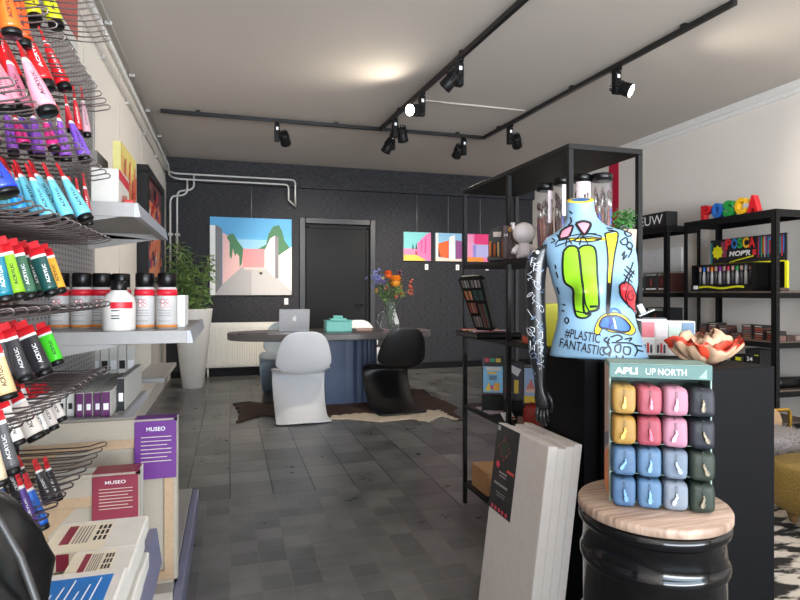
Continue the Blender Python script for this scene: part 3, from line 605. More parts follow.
# spray cans and bottle
RB = mat('label_red', (216, 30, 50), .4); OG = mat('label_orange', (226, 140, 60), .4); CAN = mat('can_white', (196, 194, 192), .35); AL2 = mat('aluminium_rim', (190, 190, 192), .3, .8)
def can(x, y, lab, z=1.05):
    r = thing('spray_can', lab, 'spray can', (x, y, z), 0, 'spray cans on the middle left shelf'); r.scale = (1, 1, 1.1)
    l = L(r).lathe([(.036, 0), (.041, .004), (.041, .148), (.036, .158), (.03, .163)], (0, 0, 0), CAN, 28); l.lathe([(.0415, .126), (.0415, .150)], (0, 0, 0), RB, 28); l.lathe([(.0415, .006), (.0415, .016)], (0, 0, 0), OG, 28)
    for zz in (.11, .1, .07, .06, .05, .03):
        R = [[Vector((.0418*sin(t), -.0418*cos(t), q)) for t in [-.9+.12*j for j in range(9 if zz > .09 else 12)]] for q in (zz, zz+.002)]
        l.rings(R, mat('print_grey', (120, 116, 116), .5), close=False, cap0=False, cap1=False)
    for s in (-.3, .15):
        for q in (.105, .09): l.add([(.042*sin(s+e), -.0425*cos(s), q+f) for e, f in ((0, -.009), (.2, 0), (0, .009), (-.2, 0))], [(0, 1, 2, 3)], RB); l.add([(.042*sin(s+e), -.0432*cos(s), q+f) for e, f in ((0, -.006), (.13, 0), (0, .006), (-.13, 0))], [(0, 1, 2, 3)], TXW)
    l.build('can_body')
    L(r).lathe([(.034, .158), (.037, .160), (.037, .208), (.034, .213)], (0, 0, 0), BPL, 28).build('cap')
for x, d, lab in ((60, 2.42, 'spray can at the left end of the row'), (82, 2.42, 'spray can, second from the left in the row'), (102, 2.46, 'spray can half hidden behind the white bottle, left side'), (121, 2.5, 'spray can directly behind the white bottle'), (145, 2.42, 'spray can, first to the right of the white bottle'), (167, 2.42, 'spray can at the right end of the row')):
    v = P(x, 300, d); can(v.x, v.y, 'white and red '+lab)
v = P(119, 330, 2.27); r = thing('paint_bottle', 'round-shouldered white paint bottle with red label in front of spray cans', 'bottle', (v.x, v.y, 1.05))
l = L(r).lathe([(.055, 0), (.06, .006), (.061, .11), (.055, .135), (.03, .157), (.028, .165)], (0, 0, 0), mat('bottle_white', (232, 228, 222), .3), 32)
R = [[Vector((.0615*sin(t), -.0615*cos(t), q)) for t in [-.35+.2*j for j in range(8)]] for q in (.09, .115)]; l.rings(R, RB, close=False, cap0=False, cap1=False)
for q in (.08, .06, .05): l.rings([[Vector((.0615*sin(t), -.0615*cos(t), q+e)) for t in [-.3+.1*j for j in range(6)]] for e in (0, .004)], TXK, close=False, cap0=False, cap1=False)
l.build('bottle_body'); L(r).lathe([(.029, .16), (.03, .163), (.03, .197), (.027, .2)], (0, 0, 0), BPL, 24).build('cap')
v = P(178, 322, 2.55); M().box(v.x-.01, v.x+.03, v.y-.02, v.y+.2, 1.05, 1.19, TXW, bev=.002).build('white_carton', label='narrow white carton on the shelf right of the last spray can', cat='carton')

# pictures on the upper left shelf
Z1 = 1.541
m = M().box(-.53, -.43, 2.54, 2.78, Z1, 1.70, WHC, bev=.002); art(m, (-.4295, 2.54, Z1), (0, .24, 0), (0, 0, .159), (1, 0, 0), [(pmat((220, 214, 208)), sq(0, 0, 1, 1)), (pmat((206, 40, 60)), [(0, .75), (1, .65), (1, .9), (0, 1)]), (pmat((190, 120, 110)), [(.2, .1), (.9, .1), (.8, .5), (.3, .4)])])
m.build('canvas_block', label='thick white canvas with red streak on its side, front of upper left shelf', cat='canvas')
m = M().box(-.525, -.49, 2.95, 3.385, Z1, 1.91, mat('canvas_yellow_edge', (196, 188, 120), .7), bev=.001); n = (1, 0, 0)
pl = [(pmat((232, 190, 110)), sq(0, 0, 1, 1)), (pmat((236, 216, 120)), [(0, 1), (1, 1), (1, .8), (.5, .7), (0, .9)])]
for k in range(14):
    u = random.random()*.85; v = random.random()*.6; c = random.choice(((210, 60, 50), (226, 90, 60), (150, 60, 90), (200, 40, 70), (240, 130, 90)))
    pl.append((pmat(c), [(u, v), (u+.08, v+.02), (u+.12, v+.35), (u+.05, v+.3)]))
art(m, (-.4895, 2.95, Z1), (0, .435, 0), (0, 0, .369), n, pl); m.build('small_painting', label='yellow and red painting standing on the upper left shelf', cat='painting')
M().box(-.62, -.59, 2.95, 3.2, Z1, 1.86, mat('grey_canvas', (120, 116, 112), .7)).build('grey_canvas', label='narrow grey canvas behind the yellow and red painting', cat='canvas')
for k, (yy, c) in enumerate(((2.62, (190, 60, 60)), (2.78, (210, 200, 190)), (2.93, (80, 80, 130)), (3.08, (200, 120, 110)), (3.22, (180, 180, 180)))):
    M().box(-.42, -.38, yy-.03, yy+.03, Z1, 1.585, pmat(c), bev=.004).build('paint_pot', label='tiny %s paint pot along the front of the upper left shelf' % ['red', 'cream', 'navy', 'salmon', 'grey'][k], cat='paint pot', group='small pots on the upper left shelf')
M().box(-.70, -.66, 2.42, 2.46, Z1, 1.58, BPL).build('bookend', label='small black clip at the left end of the upper shelf', cat='clip')
# framed poster on the left wall
r = thing('framed_picture', 'large black-framed orange graffiti picture on the left wall beyond the shelves', 'picture', (XL+.02, 6.75, 1.35))
m = M(); x0, x1 = XL+.002, -.755
for a in ((6.0, 7.45, 2.37, 2.44), (6.0, 7.45, 1.3, 1.37), (6.0, 6.07, 1.37, 2.37), (7.38, 7.45, 1.37, 2.37)): m.box(x0, x1, a[0], a[1], a[2], a[3], BPL, bev=.004)
m.build('frame', parent=r); m = M().box(x0, -.79, 6.07, 7.38, 1.37, 2.37, TXK)
pl = [(pmat((120, 70, 70)), sq(0, 0, 1, 1)), (pmat((236, 130, 90)), sq(.04, .3, .96, .78)), (pmat((236, 150, 110)), sq(.1, 0, .9, .3))]
for k in range(30):
    u, v = random.uniform(.05, .85), random.uniform(.02, .85); c = random.choice(((220, 60, 50), (240, 140, 110), (60, 70, 140), (230, 210, 190), (200, 40, 40), (30, 28, 34)))
    pl.append((pmat(c), [(u, v), (u+.1, v+.03), (u+.08, v+.12), (u+.02, v+.1)]))
art(m, (-.79, 6.07, 1.37), (0, 1.31, 0), (0, 0, 1), (1, 0, 0), pl); m.build('picture', parent=r)

# canvases on the low left shelves
PUR = mat('spine_purple', (96, 34, 92), .45); PUL = mat('museum_purple', (104, 44, 132), .4); MRN = mat('museum_maroon', (136, 40, 62), .4); WRAP = mat('spine_white', (214, 210, 204), .4)
def flatcanvas(x, y0, y1, z0, h, th, spine, lab, nm='boxed_canvas', grp=None):
    m = M().box(x, x+th, y0, y1, z0, z0+h, WHC, bev=.0015)
    m.box(x+.001, x+th-.001, y0-.0015, y0, z0+.002, z0+h-.002, spine); m.box(x+.006, x+th-.006, y0-.0025, y0-.001, z0+h*.3, z0+h*.55, TXK if spine is WRAP else TXW)
    m.build(nm, label=lab, cat='canvas', group=grp)
zz = .7215
for k in range(3): flatcanvas(-.668+k*.031, 2.50, 3.04, zz, .095, .026, WRAP, 'white-spined canvas on the low left shelf, %s of three' % ['leftmost', 'middle', 'rightmost'][k])
for k in range(3): flatcanvas(-.565+k*.031, 2.46, 3.03, zz, .095, .026, PUR, 'purple-spined canvas on the low left shelf, %s of three' % ['leftmost', 'middle', 'rightmost'][k])
flatcanvas(-.472, 2.44, 3.0, zz, .10, .03, PUR, 'white canvas with a pale side right of the purple spines')
flatcanvas(-.437, 2.55, 3.02, zz, .135, .028, TXK, 'white canvas with dark spine at the right end of the low shelf')
for k in range(5): flatcanvas(-.74+k*.045, 3.56, 4.25, .7155, .19, .042, WRAP if k % 2 else WHC, 'white canvas on the shelf beyond the panel, %s of five' % ['leftmost', 'second from left', 'middle one', 'fourth from left', 'rightmost'][k])
def backcanvas(x0, x1, y, z0, z1, lab, label_rect, lm, txt, n=2, tx_h=.03):
    """stack of stretched canvases standing upright, seen from the back, with a paper label"""
    r = thing('stretched_canvas', lab, 'canvas', ((x0+x1)/2, y, z0)); t = .022
    m = M(); b = .045
    m.box(x0, x1, y+.012, y+.016, z0, z1, LINEN)
    for i in range(1, n): m.box(x0, x1, y+.016+t*(i-1)+.001, y+.016+t*i, z0, z1, WHC, bev=.001)
    for q in ((x0, x0+.012, z0, z1), (x1-.012, x1, z0, z1), (x0, x1, z0, z0+.012), (x0, x1, z1-.012, z1)): m.box(q[0], q[1], y-.002, y+.012, q[2], q[3], LINEN)
    m.box(x0+.01, x1-.01, y-.004, y-.001, z1-.07, z1-.012, LINEN); m.build('linen', parent=r)
    m = M(); 
    for q in ((x0+.012, x0+b, z0+.012, z1-.07), (x1-b, x1-.012, z0+.012, z1-.07), (x0+b, x1-b, z0+.012, z0+b), (x0+b, x1-b, z1-.105, z1-.07)): m.box(q[0], q[1], y, y+.011, q[2], q[3], WOODL, bev=.001)
    m.prism([(x0+b, y, z1-.19), (x0+b, y, z1-.105), (x0+b+.08, y, z1-.105)], (0, .01, 0), WOODL); m.prism([(x1-b, y, z1-.19), (x1-b, y, z1-.105), (x1-b-.08, y, z1-.105)], (0, .01, 0), WOODL)
    m.build('stretcher', parent=r)
    a, b_, c, d = label_rect; m = M().box(a, b_, y-.009, y-.004, c, d, lm, bev=.001); m.box(a, b_, y-.008, y+.016+t*(n-1), z1, z1+.002, lm)
    yy = y-.0096; text(m, txt, (a+(b_-a)*.28, yy, d-(d-c)*.17), ((b_-a)*.45, 0, 0), (0, 0, (d-c)*.07), TXW, .01)
    for k in range(7): m.box(a+(b_-a)*.15, b_-(b_-a)*(.12+.1*(k % 3 == 2)), yy, yy+.0005, d-(d-c)*(.28+.07*k), d-(d-c)*(.268+.07*k), CREAM)
    m.build('paper_label', parent=r)
    return r
backcanvas(-.705, -.190, 2.30, .121, .735, 'large linen canvas seen from the back with purple label, standing on the base', (-.335, -.192, .514, .727), PUL, 'MUSEO', 3)
backcanvas(-.60, -.285, 2.06, .121, .615, 'smaller linen canvas with maroon label standing in front of the large one', (-.425, -.289, .455, .607), MRN, 'MUSEO', 4)
# stacks of small canvases on the near shelf
def flat_stack(x0, x1, y0, y1, z, n, th, grp, labs, blue=False, skew=.0):
    for i in range(n):
        r = thing('canvas_pack', labs[i], 'canvas', ((x0+x1)/2, (y0+y1)/2, z+i*th), skew, grp); dx = random.uniform(-.004, .004); w = (x1-x0)/2; dp = (y1-y0)/2
        l = L(r).box(-w+dx, w+dx, -dp, dp, .0005, th-.003, WHC, bev=.003); l.build('canvas')
        l = L(r)
        if blue and i == n-1:
            l.box(-w*.9+dx, w*.65, -dp*.7, dp*.75, th-.0032, th-.0024, mat('label_blue', (20, 110, 190), .4)); [l.poly([(-w*.7+q*w*.2, -dp*.3, th-.002), (-w*.66+q*w*.2, -dp*.3, th-.002), (-w*.6+q*w*.2, dp*(.25+.2*(q % 3)), th-.002), (-w*.63+q*w*.2, dp*(.25+.2*(q % 3)), th-.002)], TXW) for q in range(6)]
            l.build('paper_label'); continue
        l.box(-w*.98+dx, w*.3, -dp*1.01, dp*.8, th-.0032, th-.0026, CREAM); l.box(-w*.98+dx, w*.3, -dp*1.02, -dp*.99, .002, th-.0035, CREAM)
        for q in range(5): l.box(-w*.42+q*w*.07, -w*.39+q*w*.07, -dp*.5, dp*.6, th-.0027, th-.0022, mat('print_grey', (120, 116, 116), .5))
        l.box(-w*.68, -w*.48, -dp*.5, dp*.66, th-.0027, th-.0021, MRN); l.box(-w*.6, -w*.35, -dp*1.03, -dp*1.0, .003, th-.004, MRN)
        for q in range(3):
            for e in range(3): l.box(w*.0+q*w*.1, w*.06+q*w*.1, -dp*.4+e*dp*.35, -dp*.15+e*dp*.35, th-.0027, th-.0021, TXK)
        l.ball((-w*.86, -dp*.75, th-.0024), .007, mat('sticker_yellow', (232, 206, 60), .5), (1, 1, .1)); l.build('paper_label')
flat_stack(-.285, -.144, 1.0, 1.13, .7015, 3, .033, 'canvas packs in the far stack', ['white canvas pack at the bottom of the far stack on the near shelf', 'white canvas pack in the middle of the far stack', 'white canvas pack on top of the far stack, maroon label up'], skew=0)
flat_stack(-.218, -.132, .862, .965, .7015, 3, .038, 'canvas packs in the middle stack', ['white canvas pack at the bottom of the middle stack', 'second white canvas pack of the middle stack, maroon band in front', 'white canvas pack on top of the middle stack, yellow sticker'], skew=0)
flat_stack(-.226, -.128, .69, .845, .7015, 3, .045, 'canvas packs in the nearest stack', ['white canvas pack at the bottom of the nearest stack', 'white canvas pack in the middle of the nearest stack', 'white canvas pack with blue label on top of nearest stack'], blue=True, skew=0)
M().box(-.275, -.18, 1.75, 2.02, .121, .22, WHC, bev=.002).build('canvas_pack', label='white canvas block lying on the base shelf at the bottom of the picture', cat='canvas')
# black jacket
LE = mat('black_leather', (16, 16, 17), .28, var=.3, scale=11, bump=1, coat=.2); SEAM = mat('seam_dark', (46, 45, 45), .4)
m = M(); R = []
for z, cx, cy, rx, ry in ((.702, -.27, .56, .115, .10), (.72, -.27, .56, .12, .11), (.80, -.27, .56, .122, .11), (.88, -.272, .56, .121, .108), (.95, -.268, .56, .119, .105), (.985, -.278, .56, .115, .10), (1.015, -.288, .56, .110, .095), (1.04, -.298, .56, .10, .08), (1.055, -.305, .56, .082, .06), (1.063, -.315, .56, .045, .04)):
    R.append([Vector((cx+(rx-.004+.0045*sin(9*t+z*38)+.004*sin(5*t+z*45))*cos(t), cy+(ry+.006*sin(7*t+z*32))*sin(t), z+.006*sin(4*t))) for t in [2*pi*j/110 for j in range(110)]])
m.rings(R, LE)
m.tube([(-.27+.126*cos(t), .562+.108*sin(t), .86+.03*sin(t)) for t in [-2.6+.26*j for j in range(17)]], .004, LE, 6)
for t0 in (-1.5, -.85, -.35): m.tube([(cx+(rx+.003)*cos(t0+.12*sin(z*14)), .56+(ry+.003)*sin(t0+.12*sin(z*14)), z) for z, cx, rx, ry in ((.80, -.27, .122, .11), (.88, -.272, .121, .108), (.95, -.268, .119, .105), (.985, -.278, .115, .10), (1.015, -.288, .110, .095), (1.04, -.298, .10, .08))], .0035, SEAM, 6)
m.build('jacket', label='black leather jacket bundled on the near shelf at the lower left picture edge', cat='jacket')

# ------------------------------------------------------------------ black rack in the centre
RX0, RX1, RY0, RY1, RZ = 1.278, 1.625, 1.98, 3.06, 1.79
RK = mat('rack_black', (26, 25, 25), .42, spec=.2)
r = thing('metal_rack', 'tall black open metal rack standing in the middle of the shop', 'rack', ((RX0+RX1)/2, (RY0+RY1)/2, 0))
for x in (RX0, RX1-.022):
    for y in (RY0, 2.5, RY1-.022): M().box(x, x+.022, y, y+.022, 0, RZ-.022, RK, bev=.002).build('post', parent=r)
M().box(RX0, RX1, RY0, RY1, RZ-.022, RZ, RK, bev=.002).build('top_panel', parent=r)
for z in (1.36, .968, .565, .124): M().box(RX0+.002, RX1-.002, RY0+.002, RY1-.002, z-.022, z, RK, bev=.002).build('shelf_board', parent=r)
E = .0008
# brush tubes on the upper shelf
CLR = mat('clear_plastic', (235, 235, 235), .08, alpha=.07, var=0); WB1 = mat('brush_brown', (112, 58, 40), .5, var=.3, scale=60); WB2 = mat('brush_dark', (70, 44, 38), .5); WB3 = mat('brush_blue', (70, 90, 170), .4); FER = mat('ferrule', (200, 196, 190), .3, .8)
def brushtube(px, d, h, rad, lab, look):
    v = P(px, 240, d); r = thing('brush_tube', lab, 'brush tube', (v.x, v.y, 1.36+E), random.random(), 'brush tubes on the rack')
    L(r).lathe([(rad, 0), (rad, h-.03)], (0, 0, 0), CLR, 28).build('clear_tube')
    L(r).lathe([(rad*.6, h-.03), (rad*1.03, h-.03), (rad*1.03, h-.003), (rad*.97, h)], (0, 0, 0), BPL, 28).build('lid')
    L(r).lathe([(rad*.97, .0), (rad*.97, .012)], (0, 0, 0), BPL, 28).build('base')
    l = L(r); R = [[Vector((rad*.96*cos(t), rad*.96*sin(t), z)) for t in [look[0]+.12*j for j in range(look[1])]] for z in (h*look[2], h-.032)]; l.rings(R, mat('insert_white', (206, 190, 192), .6), close=False, cap0=False, cap1=False); l.build('paper_insert')
    l = L(r); l.rings([[Vector((rad*.93*cos(t), rad*.93*sin(t), z)) for t in [look[0]+1.1+.12*j for j in range(13)]] for z in (.013, h*.5)], mat('brush_pack_brown', (112, 70, 62), .6, var=.4, scale=50), close=False, cap0=False, cap1=False); l.build('brush_pack')
    for k in range(16):
        t = k*2.4; q = rad*(.15+.6*(k % 4)/3); bx, by = q*cos(t), q*sin(t); hh = h-.05-random.random()*.06
        l = L(r).tube([(bx, by, .013), (bx*1.1, by*1.1, hh*.5), (bx*1.15, by*1.15, hh*.72)], [.004, .0075, .004], random.choice((WB1, WB1, WB2, WB3)), 8)
        l.tube([(bx*1.15, by*1.15, hh*.72), (bx*1.15, by*1.15, hh*.86)], .0042, FER, 8); l.tube([(bx*1.15, by*1.15, hh*.86), (bx*1.15, by*1.15, hh*.93), (bx*1.15, by*1.15, hh)], [.004, .0065, .001], WB2, 8); l.build('brush')
brushtube(545, 2.52, .315, .036, 'clear tube of brushes with black lid, leftmost on the rack', (3.6, 8, .45))
brushtube(562, 2.46, .33, .034, 'clear tube of brushes right beside the rack post', (3.4, 10, .5))
brushtube(582, 2.42, .335, .037, 'clear tube of brushes above the mannequin neck, white insert', (3.2, 22, .55))
brushtube(602, 2.40, .335, .042, 'widest clear tube of brushes, brown brush pack and white insert', (5.2, 8, .05))
v = P(565, 240, 2.72)
# plant in pot
v = P(624, 240, 2.37); z0 = 1.36+E; r = thing('plant_pot', 'small whitish wooden pot on the rack shelf behind the mannequin shoulder', 'pot', (v.x, v.y, z0))
M().lathe([(.042, z0), (.044, z0+.003), (.05, z0+.098), (.045, z0+.098), (.044, z0+.085)], (v.x, v.y, 0), mat('pot_pale', (190, 172, 160), .6), 24).build('pot_body', parent=r)
GV = mat('vivid_green', (70, 130, 60), .5, var=.3, scale=40); m = M()
for k in range(420):
    t = random.uniform(0, 2*pi); p = Vector((v.x, v.y, z0+.125))+Vector((cos(t)*random.uniform(0, .055), sin(t)*random.uniform(0, .05), random.uniform(-.035, .05)))
    dv = Vector((random.gauss(0, 1), random.gauss(0, 1), random.gauss(.3, 1))).normalized()*.014; sv = dv.orthogonal().normalized()*.007
    m.add([p, p+dv*.5+sv, p+dv, p+dv*.5-sv], [(0, 1, 2, 3)], GV)
for k in range(14):
    t = k*.45; m.tube([(v.x, v.y, z0+.08), (v.x+.04*cos(t), v.y+.04*sin(t), z0+.13)], .0015, GV, 4)
m.build('small_plant', label='bushy small green plant in the pale pot on the rack', cat='plant')
# white figurine
v = P(524, 256, 2.66); z0 = 1.36+E; FG = mat('figure_white', (214, 206, 206), .45); r = thing('figurine', 'plain white toy figure with big round head on the rack shelf', 'figurine', (v.x, v.y, z0), radians(-25))
L(r).ball((0, 0, .115), .052, FG, (1, .95, .98), 28).build('head')
l = L(r).lathe([(.028, .006), (.032, .02), (.03, .045), (.022, .07)], (0, 0, 0), FG, 24); l.tube([(-.024, 0, .06), (-.045, -.005, .035), (-.05, -.01, .02)], [.011, .012, .012], FG, 12); l.tube([(.024, 0, .06), (.045, -.005, .035), (.05, -.01, .02)], [.011, .012, .012], FG, 12); l.build('body')
for s in (-1, 1):
    L(r).tube([(.016*s, 0, .02), (.018*s, -.003, .008), (.019*s, -.006, .0)], [.014, .016, .016], FG, 14).build('leg'); L(r).ball((.05*s, 0, .145), .018, FG, (.5, 1, 1), 14).build('ear')
# black display case with orange pattern
v = P(503, 262, 2.9); r = thing('pen_display', 'black arched display stand with orange and brown pens on the rack', 'display', (v.x, v.y, 1.36+E), radians(-30))
ar = [(-.075, 0), (.075, 0), (.075, .13), (.06, .165), (.03, .18), (-.03, .18), (-.06, .165), (-.075, .13)]
L(r).prism([(x, .02, z) for x, z in ar], (0, .03, 0), BPL).build('back_board')
l = L(r).box(-.075, .075, -.05, .05, 0, .02, BPL, bev=.003); l.build('base_tray')
OB = mat('orange_brown', (170, 88, 46), .5, var=.5, scale=80)
for k in range(7):
    l = L(r)
    for q in range(2): l.tube([(-.063+k*.021, -.03+q*.02, .02), (-.063+k*.021+.006*sin(k*3), -.02+q*.02, .10+.012*sin(k*5))], .0055, random.choice((OB, pmat((206, 110, 50)), pmat((90, 50, 40)), pmat((200, 170, 130)))), 8)
    l.build('pens')
l = L(r); l.box(-.05, -.01, .015, .02, .125, .15, pmat((200, 190, 180))); l.box(.0, .05, .014, .02, .14, .16, pmat((236, 150, 40))); l.build('sign')
v = P(509, 262, 2.78); r = thing('printed_box', 'small dark box printed C and 24, beside the white toy figure', 'box', (v.x, v.y, 1.36+E), radians(-25))
l = L(r).box(-.03, .03, -.02, .02, 0, .165, mat('box_brown', (60, 34, 30), .5), bev=.003); text(l, 'C', (-.004, -.0206, .135), (.016, 0, 0), (0, 0, .018), pmat((240, 180, 30)), .04); text(l, '24', (-.026, -.0206, .112), (.02, 0, 0), (0, 0, .012), TXW); l.box(.0, .028, -.015, .015, .166, .178, pmat((200, 190, 190))); l.build('carton')
# open marker case
v = Vector((1.45, 2.78, .968+E)); r = thing('marker_case', 'open black zip case of colour pencils, lid propped up on the rack shelf', 'pencil case', tuple(v), radians(-90))
l = L(r).box(-.15, .15, -.27, -.02, 0, .03, BPL, bev=.008)
for k in range(9):
    l.box(-.12+k*.027, -.108+k*.027, -.25, -.05, .03, .036, pmat(((200, 60, 60), (226, 190, 170), (230, 120, 50), (60, 60, 60), (200, 190, 150), (90, 60, 120), (230, 226, 220), (180, 40, 40), (60, 60, 60))[k]), bev=.002)
l.build('case_base')
mx = Matrix.Translation((.0, -.0, .012)) @ Matrix.Rotation(radians(0), 4, 'X')
r3 = r
bx = Matrix.Translation(Vector((0, 0, 0)))
def casequad():
    A = P(476, 331, 3.07); B = P(494, 331, 2.95); C = P(481, 276, 2.9); D = P(457, 277, 3.04); return A, B, C, D
A, B, C, D = casequad(); ux = B-A; uy = D-A; nn = ux.cross(uy).normalized(); 
rp = []
for (u, v_) in ((.12, 0), (.88, 0), (1, .06), (1, .93), (.85, 1), (.15, 1), (0, .94), (0, .06)): rp.append(A+ux*u+uy*v_+(C-B-uy)*u*v_)
m = M(); m.prism(rp, -nn*.025, BPL); lid = m.build('case_lid', parent=r)
def lp(u, v_, o=.001): return A+ux*u+uy*v_+(C-B-uy)*u*v_+nn*o
m = M()
for a, b, c, d, kinds in ((.12, .80, .42, .93, 'g'), (.5, .80, .9, .93, 'g'), (.12, .58, .4, .74, 'o'), (.5, .57, .9, .75, 't'), (.12, .34, .5, .52, 'r'), (.12, .08, .5, .27, 'g'), (.58, .06, .9, .5, 'p')):
    cols = {'g': ((70, 66, 64), (110, 104, 100), (50, 46, 46), (150, 146, 140)), 'o': ((150, 60, 40), (170, 130, 90), (60, 50, 46), (120, 80, 50)), 't': ((30, 60, 60), (40, 56, 50), (44, 44, 66), (26, 26, 28)), 'r': ((150, 60, 46), (60, 40, 40), (160, 110, 90), (70, 84, 60)), 'p': ((100, 76, 82), (40, 66, 50), (110, 40, 40), (44, 40, 44))}[kinds]
    n = 6
    for k in range(n):
        u0 = a+(c-a)*k/n; u1 = a+(c-a)*(k+.75)/n; m.prism([lp(u0, b), lp(u1, b), lp(u1, d), lp(u0, d)], nn*.004, pmat(cols[k % len(cols)]))
m.build('pencils', parent=lid)
# booklets and card stands lower down
def stand(px, py, d, w_, h, pl, lab, rot, z=.565, bg=(120, 180, 220), fr=True):
    v = P(px, py, d); r = thing('display_board', lab, 'display', (v.x, v.y, z+E), rot); mx = Matrix.Translation((0, 0, .085)) @ Matrix.Rotation(radians(-12), 4, 'X')
    L(r).box(-w_/2, w_/2, 0, .008, .004, h, BPL, mx, bev=.002).build('board')
    q = L(r); o = mx @ Vector((-w_/2+.008, -.0006, .012)); art(q, o, (w_-.016, 0, 0), mx.to_3x3() @ Vector((0, 0, h-.02)), mx.to_3x3() @ Vector((0, -1, 0)), [(pmat(bg), sq(0, 0, 1, 1))]+[(pmat(c), p) for c, p in pl]); q.build('print')
    q = L(r).box(-w_/2, w_/2, -.03, .09, 0, .085, BPL, bev=.001); q.prism([(-.006, .02, .085), (-.006, .085, .085), (-.006, .05, h*.9)], (.012, 0, 0), BPL); q.build('foot')
stand(493, 398, 3.1, .12, .21, [((40, 36, 44), sq(0, .74, 1, 1)), ((200, 60, 80), sq(.08, .86, .3, .97)), ((60, 150, 110), sq(.35, .86, .6, .97)), ((220, 190, 80), sq(.65, .86, .9, .97)), ((210, 206, 200), sq(.15, .62, .9, .72)), ((230, 190, 60), sq(.2, .52, .7, .58)), ((226, 200, 60), [(.1, .05), (.3, .3), (.4, .05)]), ((230, 170, 50), [(.5, .05), (.6, .28), (.85, .25), (.8, .05)]), ((220, 60, 90), sq(.4, .1, .5, .2)), ((80, 120, 150), sq(.3, .35, .7, .48))], 'display board of colourful cards, leftmost on the lower rack shelf', radians(-25))
stand(514, 403, 2.95, .105, .20, [((50, 50, 60), sq(0, 0, 1, 1)), ((200, 200, 206), [(.0, 1), (.9, .8), (.7, .6), (.1, .8)]), ((200, 176, 60), sq(.5, .12, .75, .5)), ((110, 100, 110), [(.0, .1), (.4, .1), (.3, .5), (0, .4)]), ((170, 50, 60), sq(.0, .1, .15, .3))], 'dark display board of cards right behind the middle rack post', radians(-30))
stand(533, 407, 2.8, .10, .19, [((220, 190, 60), sq(0, 0, 1, .2)), ((150, 180, 216), sq(0, .2, 1, 1)), ((200, 120, 110), [(.1, .4), (.4, .7), (.6, .4)]), ((220, 180, 170), sq(.1, .3, .9, .4))], 'pale card display board beside the black arm', radians(-30))
PRD = mat('tissue_red', (150, 40, 32), .5, var=.4, scale=60)
v = P(520, 405, 2.5); m = M()
R = [[Vector((1.345, 2.36, 0))+Vector(((q+.01*sin(6*t))*cos(t), (q+.01*sin(5*t))*sin(t), z)) for t in [2*pi*j/30 for j in range(30)]] for q, z in ((.03, .566), (.045, .58), (.052, .62), (.046, .67), (.034, .69), (.03, .64))]; 
m.rings([[Vector((p.x+.0, p.y, p.z)) for p in a] for a in R], PRD, cap1=False); m.build('red_dish', label='small dark red crinkled dish on the lower rack shelf', cat='dish')
v = P(491, 410, 2.8); r = thing('folded_card', 'folded white and orange card at the front of the lower rack shelf', 'card', (1.33, 2.62, .565+E), radians(20))
L(r).prism([(-.04, -.03, 0), (.04, -.03, 0), (.04, 0, .035), (-.04, 0, .035)], (0, .002, 0), TXW).box(.0, .04, -.026, .0, .0, .012, pmat((222, 80, 50))).build('card')
M().box(1.30, 1.40, 2.75, 2.92, .565+E, .572, mat('paper_tinted', (196, 180, 190), .6)).build('leaflet', label='leaflet lying at the far end of the lower rack shelf', cat='leaflet')
M().box(1.30, 1.42, 2.1, 2.3, .565+E, .585, pmat((150, 140, 140)), bev=.002).build('booklet', label='grey booklet on the lower rack shelf behind the canvases', cat='booklet')
M().box(1.34, 1.5, 2.32, 2.52, .565+E, .60, pmat((120, 100, 90)), bev=.002).build('booklet', label='brown booklet next to the red dish', cat='booklet')
for k, (px, py, d, wd, hh) in enumerate(((483, 484, 3.04, .16, .125), (505, 487, 2.75, .14, .12))):
    v = P(px, py, d); x = 1.30 if k == 0 else 1.34
    M().box(x, x+wd, (2.78, 2.50)[k], (2.78, 2.50)[k]+.2, .124+E, .124+hh, CARD, bev=.002).box(x+.06, x+.075, (2.78, 2.50)[k]-.001, (2.78, 2.50)[k], .14, .11+hh, pmat((120, 90, 60))).build('cardboard_box', label=('cardboard box at the far end of the bottom rack shelf', 'cardboard box nearer the middle of the bottom rack shelf')[k], cat='box')
YS = mat('yellow_green', (196, 190, 30), .5)
M().box(1.305, 1.42, 2.2, 2.225, .968+E, 1.155, YS, bev=.002).build('yellow_box', label='yellow-green flat box on the rack behind the mannequin', cat='box')
M().box(1.44, 1.6, 2.05, 2.22, .968+E, 1.02, pmat((60, 56, 60)), bev=.004).build('dark_box', label='low dark box on the rack shelf behind the yellow-green box', cat='box')
for k in range(3): M().box(1.3+.09*k, 1.37+.09*k, 2.28, 2.4, .968+E, 1.0+.02*k, pmat(((200, 90, 60), (90, 40, 40), (220, 210, 200))[k]), bev=.002).build('pencil_box', label='flat %s pencil box on the rack shelf near the marker case' % ('orange', 'dark red', 'white')[k], cat='pencil box')

# ------------------------------------------------------------------ plinths
PT = .973; PBK = mat('plinth_black', (9, 9, 12), .6, spec=.15, var=.04)
M().box(1.145, 1.64, 1.68, 1.95, 0, PT, PBK, bev=.002).build('plinth', label='black plinth under the painted mannequin', cat='plinth')
M().box(1.19, 1.62, 1.38, 1.66, 0, PT, PBK, bev=.003).build('plinth', label='black plinth with the crumpled paper bowl, in front on the right', cat='plinth')

